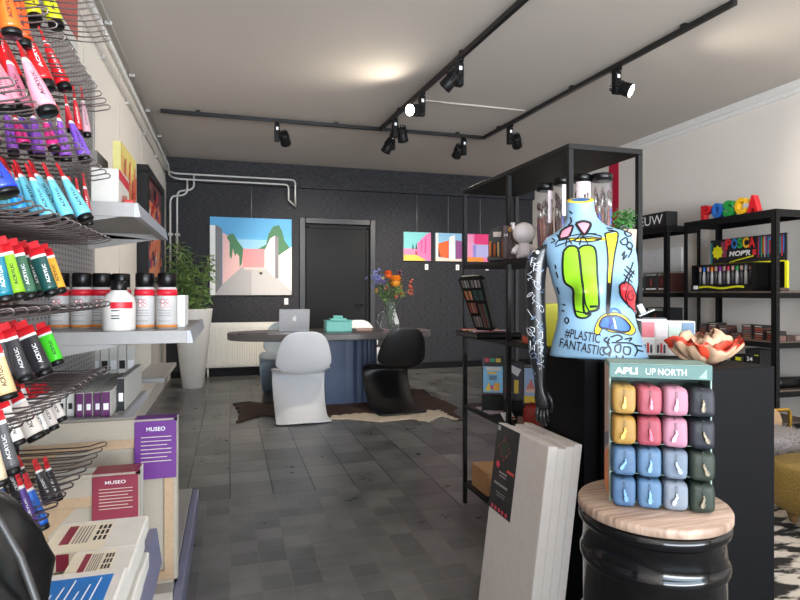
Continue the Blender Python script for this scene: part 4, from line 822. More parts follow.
# ------------------------------------------------------------------ mannequin
TB_ = [(361, 551, 645, .090), (346, 554, 640, .085), (334, 557, 635.5, .078), (322, 559, 632.5, .075), (310, 559, 632, .078), (300, 557.5, 633, .083), (289, 554, 635, .085), (271, 549.5, 635, .08), (258, 546, 633.5, .072), (247, 544, 631, .06), (241, 549, 629, .052), (237, 556, 624, .045), (233, 562, 611, .040), (228, 565.5, 602, .035), (222, 567.5, 597, .033), (214, 567.5, 594.5, .032), (205, 568, 594, .032)]
KP = 280.5
def tor(z):
    py = 361-z*KP; T_ = TB_
    if py >= T_[0][0]: a = b = T_[0]; f = 0
    elif py <= T_[-1][0]: a = b = T_[-1]; f = 0
    else:
        for a, b in zip(T_, T_[1:]):
            if b[0] <= py <= a[0]: f = (a[0]-py)/(a[0]-b[0]); break
    l, r_, dp = [a[i]*(1-f)+b[i]*f for i in (1, 2, 3)]
    return ((l+r_)/2-595)/KP, (r_-l)/2/KP, dp
def bump(x, z):
    g = lambda cx, cz, s, h: h*math.exp(-(((x-cx)/s)**2+((z-cz)/s)**2))
    return g(-.05, .228, .038, .045)+g(.085, .238, .036, .045)+g(.015, .02, .07, .012)
def fy(x, z):
    c, a, b = tor(z); t = min(.999, abs(x-c)/a); e = 2.3 if z < .43 else 2.0
    return -b*(1-t**e)**(1/e)-bump(x, z)
ML = P(595, 300, 2.05); r = thing('mannequin', 'light blue female mannequin torso painted with doodles and one black arm, on plinth', 'mannequin', (ML.x, ML.y, PT+.002), radians(-30))
SKY = mat('mannequin_blue', (134, 172, 200), .38, var=.03, coat=.1); l = L(r); R = []; nz = 64; nt = 64
for i in range(nz+1):
    z = .556*i/nz; c, a, b = tor(z); row = []; e = 2.3 if z < .43 else 2.0
    for j in range(nt):
        t = 2*pi*j/nt; x = c+a*math.copysign(abs(cos(t))**(2/e), cos(t)); y = b*math.copysign(abs(sin(t))**(2/e), sin(t))
        if y <= 0: y -= bump(x, z)*min(1, abs(y)/(b*.5))
        else: y *= .85
        row.append(Vector((x, y, z+(z-.45)/.106*y*.42 if z > .45 else z)))
    R.append(row)
l.rings(R, SKY, cap1=False)
c, a, b = tor(.556); YL = mat('art_yellow', (244, 216, 40), .4); tl = lambda y_: (y_*.85 if y_ > 0 else y_)
rim = lambda s, z: [Vector((c+a*s*cos(2*pi*j/32), tl(b*s*sin(2*pi*j/32)), z+tl(b*s*sin(2*pi*j/32))*.42)) for j in range(32)]
l.rings([rim(1, .556), rim(.97, .560), rim(.72, .560)], YL, cap0=False, cap1=False); l.rings([rim(.72, .560), rim(.05, .560)], mat('art_blue', (60, 120, 200), .4), cap0=False)
BKA = mat('art_black', (14, 14, 16), .4)
def L2(px, py): return ((px-595)/KP, (361-py)/KP)
def stroke(pts, wd, mt=BKA, o=.0022, step=.006, closed=False):
    q = [Vector(L2(*p)) for p in pts]
    if closed: q.append(q[0])
    # catmull-rom resample
    out = []
    for i in range(len(q)-1):
        p0 = q[max(i-1, 0)]; p1 = q[i]; p2 = q[i+1]; p3 = q[min(i+2, len(q)-1)]; n = max(2, int((p2-p1).length/step)+1)
        for k in range(n):
            t = k/n; out.append(.5*((2*p1)+(p2-p0)*t+(2*p0-5*p1+4*p2-p3)*t*t+(3*p1-p0-3*p2+p3)*t**3))
    out.append(q[-1]); A_ = []; h = wd*1.35/KP/2
    for i, p in enumerate(out):
        d = out[min(i+1, len(out)-1)]-out[max(i-1, 0)]
        d = d.normalized() if d.length > 1e-9 else Vector((1, 0)); n_ = Vector((-d.y, d.x))*h
        A_.append([Vector((w_.x, fy(w_.x, w_.y)-o, w_.y)) for w_ in (p-n_, p+n_)])
    l.rings(A_, mt, close=False, cap0=False, cap1=False)
def fill(pts, mt, o=.0012, s=.0022):
    q = [L2(*p) for p in pts]; x0 = min(a[0] for a in q); x1 = max(a[0] for a in q); z0 = min(a[1] for a in q); z1 = max(a[1] for a in q); vs = []; fs = []; ix = {}
    def V_(i, j):
        if (i, j) not in ix: ix[(i, j)] = len(vs); x = x0+i*s; z = z0+j*s; vs.append((x, fy(x, z)-o, z))
        return ix[(i, j)]
    for i in range(int((x1-x0)/s)+1):
        for j in range(int((z1-z0)/s)+1):
            if inside(x0+(i+.5)*s, z0+(j+.5)*s, q): fs.append((V_(i, j), V_(i+1, j), V_(i+1, j+1), V_(i, j+1)))
    l.add(vs, fs, mt, True)
LG = mat('art_lime', (140, 205, 30), .4, var=.25, scale=14); BLU = mat('art_cobalt', (34, 96, 196), .4); REDA = mat('art_red', (226, 50, 60), .4); PKA = mat('art_pink', (240, 150, 170), .4)
g1 = [(564, 257), (569, 252), (576, 253), (579, 262), (581, 290), (583, 316), (589, 318), (584, 322), (576, 320), (573, 306), (572, 294), (565, 287), (563, 272)]
g2 = [(577, 256), (582, 252), (590, 252), (594, 258), (595, 280), (596, 300), (596, 312), (588, 316), (583, 316), (581, 290), (579, 262)]
fill(g1, LG); fill(g2, LG); stroke(g1, 1.5, closed=True); stroke(g2, 1.4, closed=True); stroke([(578, 258), (580, 280), (583, 305), (588, 316)], 1.1); stroke([(574, 315), (582, 317), (590, 318)], 1); stroke([(588, 311), (596, 311), (595, 314), (588, 316)], 1.8)
y1 = [(603, 240), (615, 239), (611, 262), (607, 292), (606, 318), (604, 318), (604, 290), (605, 262)]; fill(y1, YL); stroke(y1, 1.1, closed=True); fill([(570, 243.5), (605, 244), (605, 247), (570, 246.5)], YL, .0016); stroke([(605, 288), (605, 318)], 2)
v1 = [(576, 229), (583, 227), (590, 230), (585, 240), (582, 239)]; fill(v1, PKA); stroke(v1, 2, closed=True); v2 = [(560, 244), (563, 235), (573, 231), (569, 242)]; fill(v2, PKA); stroke(v2, 1.5, closed=True)
for e in ([(556, 250), (562, 244), (580, 240), (595, 240)], [(556, 252), (570, 247), (585, 243), (600, 245)], [(574, 247), (583, 240), (598, 242), (598, 246), (585, 248), (574, 247)], [(566, 252), (568, 244), (572, 250)], [(579, 251), (582, 242), (587, 250)], [(560, 246), (575, 244), (600, 246)]): stroke(e, .9)
goggle = [(592, 336), (594, 328), (599, 320), (606, 317), (614, 317), (622, 321), (628, 328), (631, 334), (627, 338), (616, 336), (607, 335), (600, 332), (596, 338)]; fill(goggle, YL, .0014); gi = [(597, 328), (600, 322), (606, 320), (614, 320), (621, 324), (626, 331), (622, 335), (612, 334), (604, 332), (598, 331)]; fill(gi, BLU, .002); stroke(gi, 1.4, o=.003, closed=True); stroke(goggle, .7, closed=True)
stroke([(607, 321), (608, 326), (606, 331)], 2, mat('art_navy', (20, 50, 120), .4), .0035); stroke([(610, 322), (611, 326), (612, 332)], 1, TXW, .0035); stroke([(607, 317), (609, 313), (614, 314), (617, 318)], 1.6, BLU)
h = [(614, 291), (619, 287.5), (626, 291), (631.5, 300), (632, 308), (633, 318), (628, 313), (620, 306), (615, 299)]; fill(h, REDA); stroke(h, 1.2, closed=True); stroke([(628, 297), (624, 296), (622, 301), (626, 305), (629, 301), (626, 299)], .9); stroke([(622, 290), (620, 300), (625, 312)], .8)
# doodles: loops and dashes
for e in ([(623, 237), (619, 234), (622, 231), (626, 235), (622, 239), (625, 243), (629, 240), (624, 237)], [(618, 247), (623, 244), (624, 250), (619, 251), (617, 247)], [(626, 248), (629, 252), (626, 256), (623, 252), (626, 248)], [(618, 262), (621, 258), (619, 266), (623, 261)], [(624, 254), (628, 256), (624, 264)],
          [(627, 276), (622, 282), (618, 290)], [(630, 276), (624, 284), (622, 291)], [(620, 275), (628, 283)], [(622, 272), (630, 280)], [(619, 280), (627, 288)], [(629, 268), (625, 278)],
          [(605, 234), (611, 235)], [(606, 236.5), (612, 237)], [(553, 243), (556, 246), (552, 248)], [(558, 239), (560, 243)], [(571, 222), (572, 227), (569, 230)], [(570, 216), (573, 219)],
          [(565, 325), (567, 322), (569, 325), (567, 328), (565, 325)], [(563, 309), (566, 310)], [(562, 315), (565, 316)], [(557, 277), (559, 283)], [(558, 292), (560, 299)], [(556, 270), (557, 274)], [(630, 348), (637, 349)], [(631, 352), (638, 354)]): stroke(e, 1.0)
# scribbled lettering along the hip
def torso_text(t, x0_, ya, x1_, yb_, hh, bold=.02):
    uv = textmesh(t, bold, .25); vs = []
    for u, v in uv[0]:
        px = x0_+(x1_-x0_)*u; py = ya+(yb_-ya)*u-hh*v; x, z = L2(px, py); vs.append((x, fy(x, z)-.0025, z))
    l.add(vs, uv[1], BKA)
torso_text('#PLASTIC', 565, 342, 598, 347, 10, .004); torso_text('FANTASTIC', 560, 351, 602, 358, 9, .004)
for e in ([(606, 341), (604, 346), (607, 352), (605, 358)], [(607, 340), (614, 338), (618, 341), (612, 344)], [(608, 345), (626, 346), (632, 352), (629, 358)], [(611, 348), (616, 347), (615, 354), (611, 353), (611, 348)], [(619, 349), (625, 350), (624, 356), (619, 355), (619, 349)], [(604, 349), (600, 352), (603, 356), (607, 353)], [(612, 357), (612, 360)], [(618, 357), (618, 360)], [(604, 340), (601, 343), (606, 346)], [(620, 342), (627, 341), (624, 344)]): stroke(e, 1.1)
l.build('torso')
# back of hip base
L(r).rings([[Vector((tor(0)[0]+tor(0)[1]*.8*cos(t), .07*sin(t)*.8, z)) for t in [2*pi*j/24 for j in range(24)]] for z in (-.0015, .001)], BLKM).build('base_plate')
# the arm with hand
ARM = mat('mannequin_black', (26, 27, 30), .3, coat=.2, var=.05)
def AP(px, py, y=0.0): x, z = L2(px, py); return Vector((x, y, z))
l = L(r); pts = [AP(550, 250, .0), AP(545, 250, 0), AP(541, 256, 0), AP(538, 268, .0), AP(537, 284, .0), AP(537, 302, .0), AP(537.5, 320, -.004), AP(538, 336, -.01), AP(539, 352, -.016), AP(540, 368, -.022), AP(541, 382, -.027), AP(541.5, 391, -.030)]
rad = [.018, .034, .040, .038, .036, .035, .0345, .036, .033, .028, .0215, .0185]
R = []; n = 20
for i, (p, q) in enumerate(zip(pts, rad)):
    R.append([p+Vector((q*cos(2*pi*j/n) if i > 2 else q*cos(2*pi*j/n)*.9, q*sin(2*pi*j/n), (q*.55*cos(2*pi*j/n) if i < 3 else 0)*(1-i/3 if i < 3 else 0))) for j in range(n)])
# palm continues the same surface
for px, py, a_, b_, yy in ((542, 397, .020, .018, -.031), (543, 403, .025, .016, -.032), (544, 409, .026, .0135, -.033), (544.5, 414, .022, .011, -.034)):
    c = AP(px, py, yy); R.append([c+Vector((a_*cos(2*pi*j/n), b_*sin(2*pi*j/n), 0)) for j in range(n)])
l.rings(R, ARM)
for (a0, b0, c0, e0, q) in ((( 540.2, 411), (538.5, 418), (538.6, 424), (540, 428), .0072), ((542.7, 413), (541.8, 421), (542.5, 427), (544, 431.5), .0078), ((545.4, 413), (545.2, 421), (546, 427), (547.5, 431), .0076), ((548, 411), (548.4, 418), (549.2, 423), (550, 426.5), .0066), ((548.5, 398), (552, 404), (553.5, 411), (552.5, 418), .0085)):
    y = -.033; l.tube([AP(*a0, y), AP(*b0, y-.006), AP(*c0, y-.006), AP(*e0, y-.0)], [q, q*.98, q*.88, q*.55], ARM, 12)
WD = mat('doodle_white', (226, 232, 240), .4); WDB = mat('doodle_bluish', (150, 180, 215), .4)
random.seed(5)
def armstroke(pts_, wd=.9, mt=WD):
    out = []
    for px, py in pts_:
        x, z = L2(px, py)
        # nearest arm station
        for i in range(2, len(pts)-1):
            if pts[i].z >= z >= pts[i+1].z or i == len(pts)-2:
                f = min(1, max(0, (pts[i].z-z)/(pts[i].z-pts[i+1].z))); c = pts[i].lerp(pts[i+1], f); q = rad[i]*(1-f)+rad[i+1]*f; break
        t = max(-.97, min(.97, (x-c.x)/q)); out.append(Vector((c.x+q*t, c.y-q*math.sqrt(1-t*t)-.0008, z)))
    l.tube(out, wd/KP/2, mt, 5)
for k in range(26):
    cx = (531.5, 535, 539, 543)[k % 4]; cy = 262+k*4.7; s1 = random.uniform(1.2, 3.2); s2 = random.uniform(1.5, 4.5); kind = random.random(); ph = random.uniform(0, 6)
    if kind < .45: e = [(cx+s1*cos(t+ph), cy+s2*sin(t)) for t in [.6*j for j in range(11)]]
    elif kind < .8: e = [(cx+s1*sin(j*1.9+ph), cy+j*1.6-5) for j in range(7)]
    else: e = [(cx-s1, cy-s2), (cx+s1, cy), (cx-s1*.5, cy+s2), (cx+s1, cy+s2*1.3)]
    armstroke(e, .55, WD if random.random() < .7 else WDB)
for e in ([(534, 262), (532, 270), (536, 268), (535, 276)], [(532, 332), (536, 333), (536, 337), (531, 337), (536, 341)], [(540, 338), (544, 336), (544, 343), (540, 346), (545, 348)], [(532, 346), (532, 354), (536, 350), (536, 356)], [(540, 352), (545, 352), (541, 358), (545, 361)]): armstroke(e, 1.0)
c = AP(539, 257, -.0395); l.ball(c, .007, WD, (1, .35, 1), 10)
l.build('arm', label='glossy black arm with white doodles')

# things beside the mannequin on the plinth
def organizer():
    v = P(668, 357, 2.07); r = thing('drawer_organizer', 'white organizer with pastel pink, white and mint compartments behind the mannequin', 'organizer', (v.x, v.y, PT+E), radians(-30))
    w = .21; l = L(r).box(-.09, .09, 0, .08, 0, .125, mat('organizer_white', (224, 222, 218), .5), bev=.002); l.build('body')
    cs = ((222, 120, 126), (226, 214, 214), (190, 208, 190), (110, 136, 160))
    for k in range(4): L(r).box(-.088+k*.0445, -.046+k*.0445, -.003, 0, .066, .121, pmat(cs[k]), bev=.001).build('drawer_front')
    for k in range(4):
        l = L(r).box(-.088+k*.0445, -.046+k*.0445, -.003, 0, .004, .062, pmat(((214, 214, 212), (200, 196, 196), (224, 222, 216), (220, 220, 216))[k]), bev=.001)
        if k in (0, 1):
            for q in range(3): l.box(-.082+k*.0445+q*.011, -.075+k*.0445+q*.011, -.006, -.003, .01, .04+.006*(q % 2), pmat(((60, 60, 66), (196, 50, 60), (60, 60, 66))[q]), bev=.002)
        l.build('drawer_front')
organizer()
v = P(652, 318, 2.09); r = thing('brochure_stack', 'dark brochure and white papers lying on top of the pastel organizer', 'brochures', (v.x, v.y, PT+.127), radians(-30))
l = L(r).box(-.05, .05, .0, .07, 0, .004, TXW); l.box(-.03, .05, .01, .065, .004, .009, pmat((84, 84, 92))); l.build('sheets')
mx = Matrix.Rotation(radians(-25), 4, 'Y'); L(r).box(-.03, .028, .02, .06, .028, .032, pmat((200, 204, 206)), mx).box(-.02, .0, .03, .06, .032, .068, pmat((190, 190, 190)), mx).build('folded_sheet')
# crumpled paper bowl
v = P(707, 360, 1.80); z0 = PT+E; PAP = mat('bowl_paper_cream', (192, 158, 128), .6, var=.25, scale=45); ORG = mat('bowl_orange', (196, 62, 36), .55, var=.3, scale=30)
r = thing('paper_bowl', 'crumpled cream and orange papier-mache bowl on the front plinth', 'bowl', (1.345, 1.50, z0)); cx, cy = 1.345, 1.50; cx, cy = 1.385, 1.5
cx, cy = 1.47, 1.50
def crumple(name, prof, seed, out, inn, amp, par):
    rn = random.Random(seed); ph = [rn.uniform(0, 6.28) for _ in range(6)]; R = []; n = 90
    for i, (q, z) in enumerate(prof):
        f = i/(len(prof)-1); row = []
        for j in range(n):
            t = 2*pi*j/n; w1 = abs(sin(2.5*t+ph[0]))*1.2-.6+.6*sin(5*t+ph[1]+f)+.45*sin(11*t+ph[2]+2*f); w2 = sin(3*t+ph[3])+.6*sin(7*t+ph[4])
            rr = q*(1+amp*f*w1); row.append(Vector((cx+rr*1.08*cos(t), cy+rr*.82*sin(t), z0+max(.003, z+.012*f*w2+.005*f*sin(17*t+ph[5])))))
        R.append(row)
    m = M().rings(R, out, close=True, cap0=False, cap1=False); m.rings([[p+Vector((0, 0, .0025)) for p in q_] for q_ in R], inn, cap0=False, cap1=False)
    m.build(name, parent=par)
crumple('outer_layer', [(.02, .004), (.05, .008), (.078, .022), (.098, .042), (.108, .058), (.105, .066)], 3, PAP, ORG, .16, r)
crumple('orange_layer', [(.02, .008), (.05, .016), (.08, .036), (.094, .056), (.10, .07)], 8, ORG, ORG, .18, r)
crumple('inner_layer', [(.015, .012), (.04, .026), (.066, .05), (.078, .072), (.07, .086), (.05, .088)], 5, PAP, PAP, .17, r)
M().lathe([(.0, 0), (.035, 0), (.04, .008), (.02, .016)], (cx, cy, z0), mat('bowl_foot', (110, 60, 50), .6), 16).build('foot', parent=r)

# ------------------------------------------------------------------ leaning canvases with poster
def cface(c, u):   # lean
    pass
lean = radians(7.3); CH = .70; tw = [.037, .034, .034, .033]; xx = 0
WCF = mat('canvas_side_white', (214, 207, 200), .7); LC = mat('canvas_edge_white', (222, 226, 232), .6)
cy0, cy1 = 1.665, 2.03; xb = .91
for k, t in enumerate(tw):
    x = xb+xx; r = thing('tall_canvas', ('tall white canvas leaning nearest the aisle, with black poster on its side', 'second tall white canvas of the leaning row, behind the poster canvas', 'third tall white canvas of the leaning row', 'last tall white canvas of the leaning row, touching the plinth')[k], 'canvas', (x, (cy0+cy1)/2, 0), 0, 'tall white canvases leaning against the plinth')
    mx = Matrix.Translation((x, 0, .004 if k == 0 else .004)) @ Matrix.Rotation(lean, 4, 'Y')
    m = M().box(0, t-.0015, cy0+.004*k, cy1-.003*k, 0, CH-.004*((k*3) % 4), WCF, mx, bev=.002); m.build('canvas_body', parent=r)
    if k == 0:
        y1_ = cy1; y0_ = cy1-.175
        m = M().box(-.0025, -.001, y0_, y1_, CH-.32, CH-.002, mat('poster_black', (40, 40, 42), .4), mx)
        o = mx @ Vector((-.0025, y1_, CH-.32)); ux = mx.to_3x3() @ Vector((0, -.175, 0)); uy = mx.to_3x3() @ Vector((0, 0, .318)); nn = mx.to_3x3() @ Vector((-1, 0, 0)); rnd = random.Random(3)
        pl = []
        for i in range(9):
            for j in range(9):
                if abs(i-4)+abs(j-4) <= 5 and (i+j) % 2 == 0:
                    u = .44+(i-4)*.065; v = .74+(j-4)*.032; c = rnd.choice(((210, 70, 60), (214, 120, 60), (90, 150, 90), (220, 170, 80), (190, 60, 80))) if abs(i-4)+abs(j-4) > 2 else (60, 130, 90)
                    pl.append((pmat(c), [(u-.022, v), (u, v+.013), (u+.022, v), (u, v-.013)]))
        star = [(.24+(.11 if q % 2 == 0 else .06)*cos(q*pi/7), .54+(.055 if q % 2 == 0 else .03)*sin(q*pi/7)) for q in range(14)]; pl.append((pmat((224, 70, 90)), star))
        pl += [(pmat((214, 80, 76)), sq(.66, .5, .98, .535)), (pmat((180, 180, 180)), sq(.06, .93, .18, .98))]
        for q in range(5): pl.append((pmat((220, 70, 90)), [(.14+q*.16, .05), (.19+q*.16, .07), (.24+q*.16, .05), (.22+q*.16, .02), (.16+q*.16, .02)]))
        art(m, o, ux, uy, nn*.1, pl)
        PG = mat('print_grey_light', (170, 168, 168), .5)
        for (a0, b0, w0, h0, nq) in ((.34, .455, .36, .022, 5), (.38, .42, .3, .018, 4), (.18, .31, .6, .028, 9), (.3, .225, .42, .01, 8), (.34, .195, .36, .01, 7)):
            for q in range(nq): u0 = a0+w0*q/nq; v0 = b0; m.poly([o+ux*u0+uy*v0+nn*.0025, o+ux*(u0+w0*.75/nq)+uy*v0+nn*.0025, o+ux*(u0+w0*.75/nq)+uy*(v0+h0*(1-.25*(q % 2)))+nn*.0025, o+ux*u0+uy*(v0+h0)+nn*.0025], PG)
        m.build('poster', parent=r, label='black poster with dotted diamond and red star')
    xx += t

# ------------------------------------------------------------------ drum with pouch display
DX, DY, DZT = .985, 1.167, .695; DRM = mat('drum_black', (6, 6, 8), .12, var=.02)
r = thing('oil_drum', 'glossy black steel drum with a round wooden top, front right', 'drum', (DX, DY, 0))
q = .160; M().lathe([(q-.004, 0), (q+.004, .004), (q+.004, .014), (q, .02), (q, .20), (q+.011, .214), (q+.011, .226), (q, .24), (q, .38), (q+.011, .394), (q+.011, .406), (q, .42), (q+.002, .548), (q+.005, .554), (q+.0085, .562), (q+.0085, .572), (q+.005, .580), (q+.002, .586), (q, .636), (q+.006, .642), (q+.011, .65), (q+.011, .662), (q+.004, .672), (q-.01, .672)], (DX, DY, 0), DRM, 64).build('drum_body', parent=r)
def woodtop():
    m = mat('drum_wood', (196, 160, 128), .45); nt = m.node_tree; b = nt.nodes['Principled BSDF']; tc = nt.nodes.new('ShaderNodeTexCoord'); mp = nt.nodes.new('ShaderNodeMapping'); mp.inputs['Scale'].default_value = (3, 40, 6); mp.inputs['Rotation'].default_value = (0, 0, .5)
    no = nt.nodes.new('ShaderNodeTexNoise'); no.inputs['Scale'].default_value = 2.5; no.inputs['Detail'].default_value = 6; cr = nt.nodes.new('ShaderNodeValToRGB'); cr.color_ramp.elements[0].color = lin((132, 106, 90)); cr.color_ramp.elements[1].color = lin((198, 172, 152)); cr.color_ramp.elements[0].position = .3; cr.color_ramp.elements[1].position = .7
    nt.links.new(tc.outputs['Object'], mp.inputs[0]); nt.links.new(mp.outputs[0], no.inputs['Vector']); nt.links.new(no.outputs['Fac'], cr.inputs[0]); nt.links.new(cr.outputs[0], b.inputs['Base Color']); return m
M().lathe([(.16, .6725), (.171, .6728), (.173, .676), (.173, .690), (.17, DZT), (.05, DZT)], (DX, DY, 0), woodtop(), 72).build('wooden_top', parent=r)
# display
r = thing('pouch_display', 'pale green cardboard display stand of pencil pouches standing on the drum', 'display', (.982, 1.135, DZT+E), radians(-31))
MT = mat('display_mint', (138, 164, 154), .6); MT2 = mat('display_mint_front', (88, 120, 116), .6); SIDE = mat('display_side', (206, 176, 160), .5, var=.2, scale=10)
HD = .335; x0, x1 = -.116, .110
l = L(r).box(x0, x0+.004, -.002, .11, 0, HD, MT, bev=.001); l.box(x1-.004, x1, -.002, .11, 0, HD, MT, bev=.001); l.box(x0, x1, .105, .11, 0, HD, MT); l.box(x0, x1, 0, .11, 0, .006, MT); l.box(x0, x1, -.002, .11, HD-.004, HD, MT); l.build('carton')
l = L(r).box(x0-.0006, x0, .0, .108, .005, HD-.01, SIDE); l.poly([(x0-.0012, .001, .01), (x0-.0012, .107, .01), (x0-.0012, .107, .09), (x0-.0012, .001, .13)], pmat((226, 130, 60))); l.poly([(x0-.0012, .001, .14), (x0-.0012, .107, .1), (x0-.0012, .107, .14), (x0-.0012, .001, .17)], pmat((120, 110, 130))); l.build('side_print')
l = L(r).box(x0, x1, -.006, -.002, HD-.034, HD-.001, MT2, bev=.001); text(l, 'APLI', (x0+.012, -.0065, HD-.025), (.052, 0, 0), (0, 0, .0155), TXW, .03); text(l, 'UP', (x0+.082, -.0065, HD-.025), (.022, 0, 0), (0, 0, .015), pmat((214, 226, 222))); text(l, 'NORTH', (x0+.109, -.0065, HD-.025), (.062, 0, 0), (0, 0, .015), TXW, .006, 0, 1.08)
l.poly([(x1-.03, -.0066, HD-.03), (x1-.012, -.0066, HD-.03), (x1-.012, -.0066, HD-.008)], MT); l.build('header')
for k in range(1, 4): L(r).box(x0+.002, x1-.002, .0, .1, k*.0725-.0015, k*.0725, MT).build('tray')
cols = [[(214, 168, 84), (212, 100, 118), (230, 160, 184), (44, 48, 58)], [(210, 160, 72), (206, 92, 110), (232, 164, 190), (38, 42, 54)], [(98, 136, 176), (112, 152, 192), (146, 164, 186), (50, 66, 52)], [(92, 132, 176), (110, 152, 194), (160, 172, 188), (44, 62, 48)]]
names = [['mustard', 'coral pink', 'light pink', 'near-black'], ['mustard', 'coral pink', 'light pink', 'navy black'], ['denim blue', 'sky blue', 'grey-blue', 'dark green'], ['denim blue', 'sky blue', 'silver grey', 'dark green']]
rown = ['top row', 'second row', 'third row', 'bottom row']; coln = ['leftmost', 'second', 'third', 'rightmost']
Wd = W[r]; rnd = random.Random(11)
for i in range(4):
    for j in range(4):
        c = cols[i][j]; cx_ = -.086+j*.056; zc = (3-i)*.0725+.0012; mt = mat('pouch_%d_%d_%d' % c, tuple(int(q*.74) for q in c), .55, var=.05, scale=60, bump=.15)
        loc = Wd @ Vector((cx_, -.022, zc)); pr = thing('pencil_pouch', '%s zipped pouch, %s of the %s on the drum display' % (names[i][j], coln[j], rown[i]), 'pouch', tuple(loc), radians(-31)+rnd.uniform(-.06, .06), 'pencil pouches on the display')
        l = L(pr); R = []; hw, hh = .0268, .034; n = 28
        for yy, sc in ((-.02, .6), (-.0185, .8), (-.014, .94), (-.004, 1), (.02, .98), (.05, .96), (.08, .96), (.085, .85)):
            row = []
            for q in range(n):
                t = 2*pi*q/n; e = 2/5; ax_ = math.copysign(abs(cos(t))**e, cos(t)); az = math.copysign(abs(sin(t))**e, sin(t)); wob = 1+.025*sin(3*t+i*2+j)
                row.append(Vector((hw*sc*ax_*wob, yy, hh+hh*sc*az*min(1, wob) if yy < 0 else hh+hh*.97*sc*az)))
            R.append(row)
        l.rings(R, mt); l.build('pouch_body')
        dk = mat('zip_%d_%d_%d' % c, tuple(int(q*.6) for q in c), .5)
        L(pr).box(-.0025, .0025, -.0212, -.0195, hh*.9, hh*1.75, dk).box(-.0025, .0025, -.018, .06, hh*1.93, hh*1.99, dk).build('zipper')
        pc = mat('zip_pull_%d' % (i*4+j), tuple(min(255, int(q*1.15+20)) for q in c) if j < 3 else (150, 140, 120), .35, .3); a_ = rnd.uniform(-.5, .6)
        l = L(pr).tube([(0, -.021, hh*1.25), (0, -.024, hh*1.2), (.002*a_, -.024, hh*1.05)], .0022, pc, 6)
        mx = Matrix.Translation((.001, -.0245, hh*1.05)) @ Matrix.Rotation(a_, 4, 'Y')
        l.box(-.0028, .0028, -.001, .001, -.02, .002, pc, mx, bev=.0008); l.tube([mx @ Vector((.0042*cos(t), -.001, -.014+.0065*sin(t))) for t in [2*pi*q/10 for q in range(11)]], .0009, pc, 5); l.build('zip_pull')

# ------------------------------------------------------------------ racks on the right wall
WSH = mat('rack_wood_board', (104, 88, 76), .6, var=.15, scale=14)
def bolt_rack(y0, y1, lab):
    X0, X1, H_ = 4.4, 4.84, 1.91
    r = thing('shelf_rack', lab, 'rack', ((X0+X1)/2, (y0+y1)/2, 0), 0)
    for x, sx in ((X0, 1), (X1, -1)):
        for y, sy in ((y0, 1), (y1, -1)):
            m = M().box(min(x, x+sx*.045), max(x, x+sx*.045), min(y, y+sy*.004), max(y, y+sy*.004), 0, H_, BLKM); m.box(min(x, x+sx*.004), max(x, x+sx*.004), min(y, y+sy*.045), max(y, y+sy*.045), 0, H_, BLKM)
            for k in range(18): m.ball((x+sx*.025, y-sy*.0008, .1+k*.1), .004, CHR, (1, .3, 1.2), 6)
            m.build('post', parent=r)
    for z in (H_, 1.215, .79, .375, .1):
        m = M().box(X0+.004, X1-.004, y0+.004, y1-.004, z-.012, z, WSH if z < H_ else BLKM)
        m.build('shelf_board', parent=r); m = M()
        for (a, b, c, d) in ((X0+.005, X0+.012, y0+.006, y1-.006), (X1-.012, X1-.005, y0+.006, y1-.006), (X0+.012, X1-.012, y0+.005, y0+.012), (X0+.012, X1-.012, y1-.012, y1-.005)): m.box(a, b, c, d, z-.06, z-.013, BLKM)
        m.build('shelf_beam', parent=r)
bolt_rack(3.74, 4.76, 'black boltless rack on the right wall, nearer one with display boxes')
bolt_rack(5.0, 6.02, 'black boltless rack on the right wall, farther one with dark green boxes')
E = .001
def abox(x0, x1, y0, y1, z, h, c, nm, lab, cat, deco=None, bev=.003, grp=None):
    r = thing(nm, lab, cat, ((x0+x1)/2, (y0+y1)/2, z+E), 0, grp); M().box(x0, x1, y0, y1, z+E, z+E+h, c, bev=bev).build('carton', parent=r)
    if deco:
        m = M(); deco(m, x0, x1, y0, y1, z+E, h); m.build('print', parent=r)
# letters
ZT = 1.911
for k, (ch, c) in enumerate((('P', (206, 30, 40)), ('O', (40, 110, 200)), ('S', (40, 160, 70)), ('C', (240, 190, 30)), ('A', (200, 24, 36)))):
    y = 5.0-.24-.12-k*.168-.02; d = .06; yy = 4.575-k*.131
    m = M(); text(m, ch, (4.43, yy, ZT), (0, -.112, 0), (0, 0, .14+.004*k), mat('letter_%d' % k, c, .35), .05, depth=(.06, 0, 0)); m.build('letter_block', label='big solid %s letter %s standing on the right rack' % (('red', 'blue', 'green', 'yellow', 'red')[k], ch), cat='letter', group='coloured letters on the rack')
# NIEUW sign box
def d_(m, x0, x1, y0, y1, z, h): text(m, 'NIEUW', (x0-.001, 5.61, z+.03), (0, -.53, 0), (0, 0, .10), TXW, .0); pass
abox(4.42, 4.56, 5.02, 5.72, 1.91, .155, mat('sign_black', (24, 24, 25), .5), 'sign_box', 'black box sign with the white word NIEUW on the farther rack', 'sign', d_)
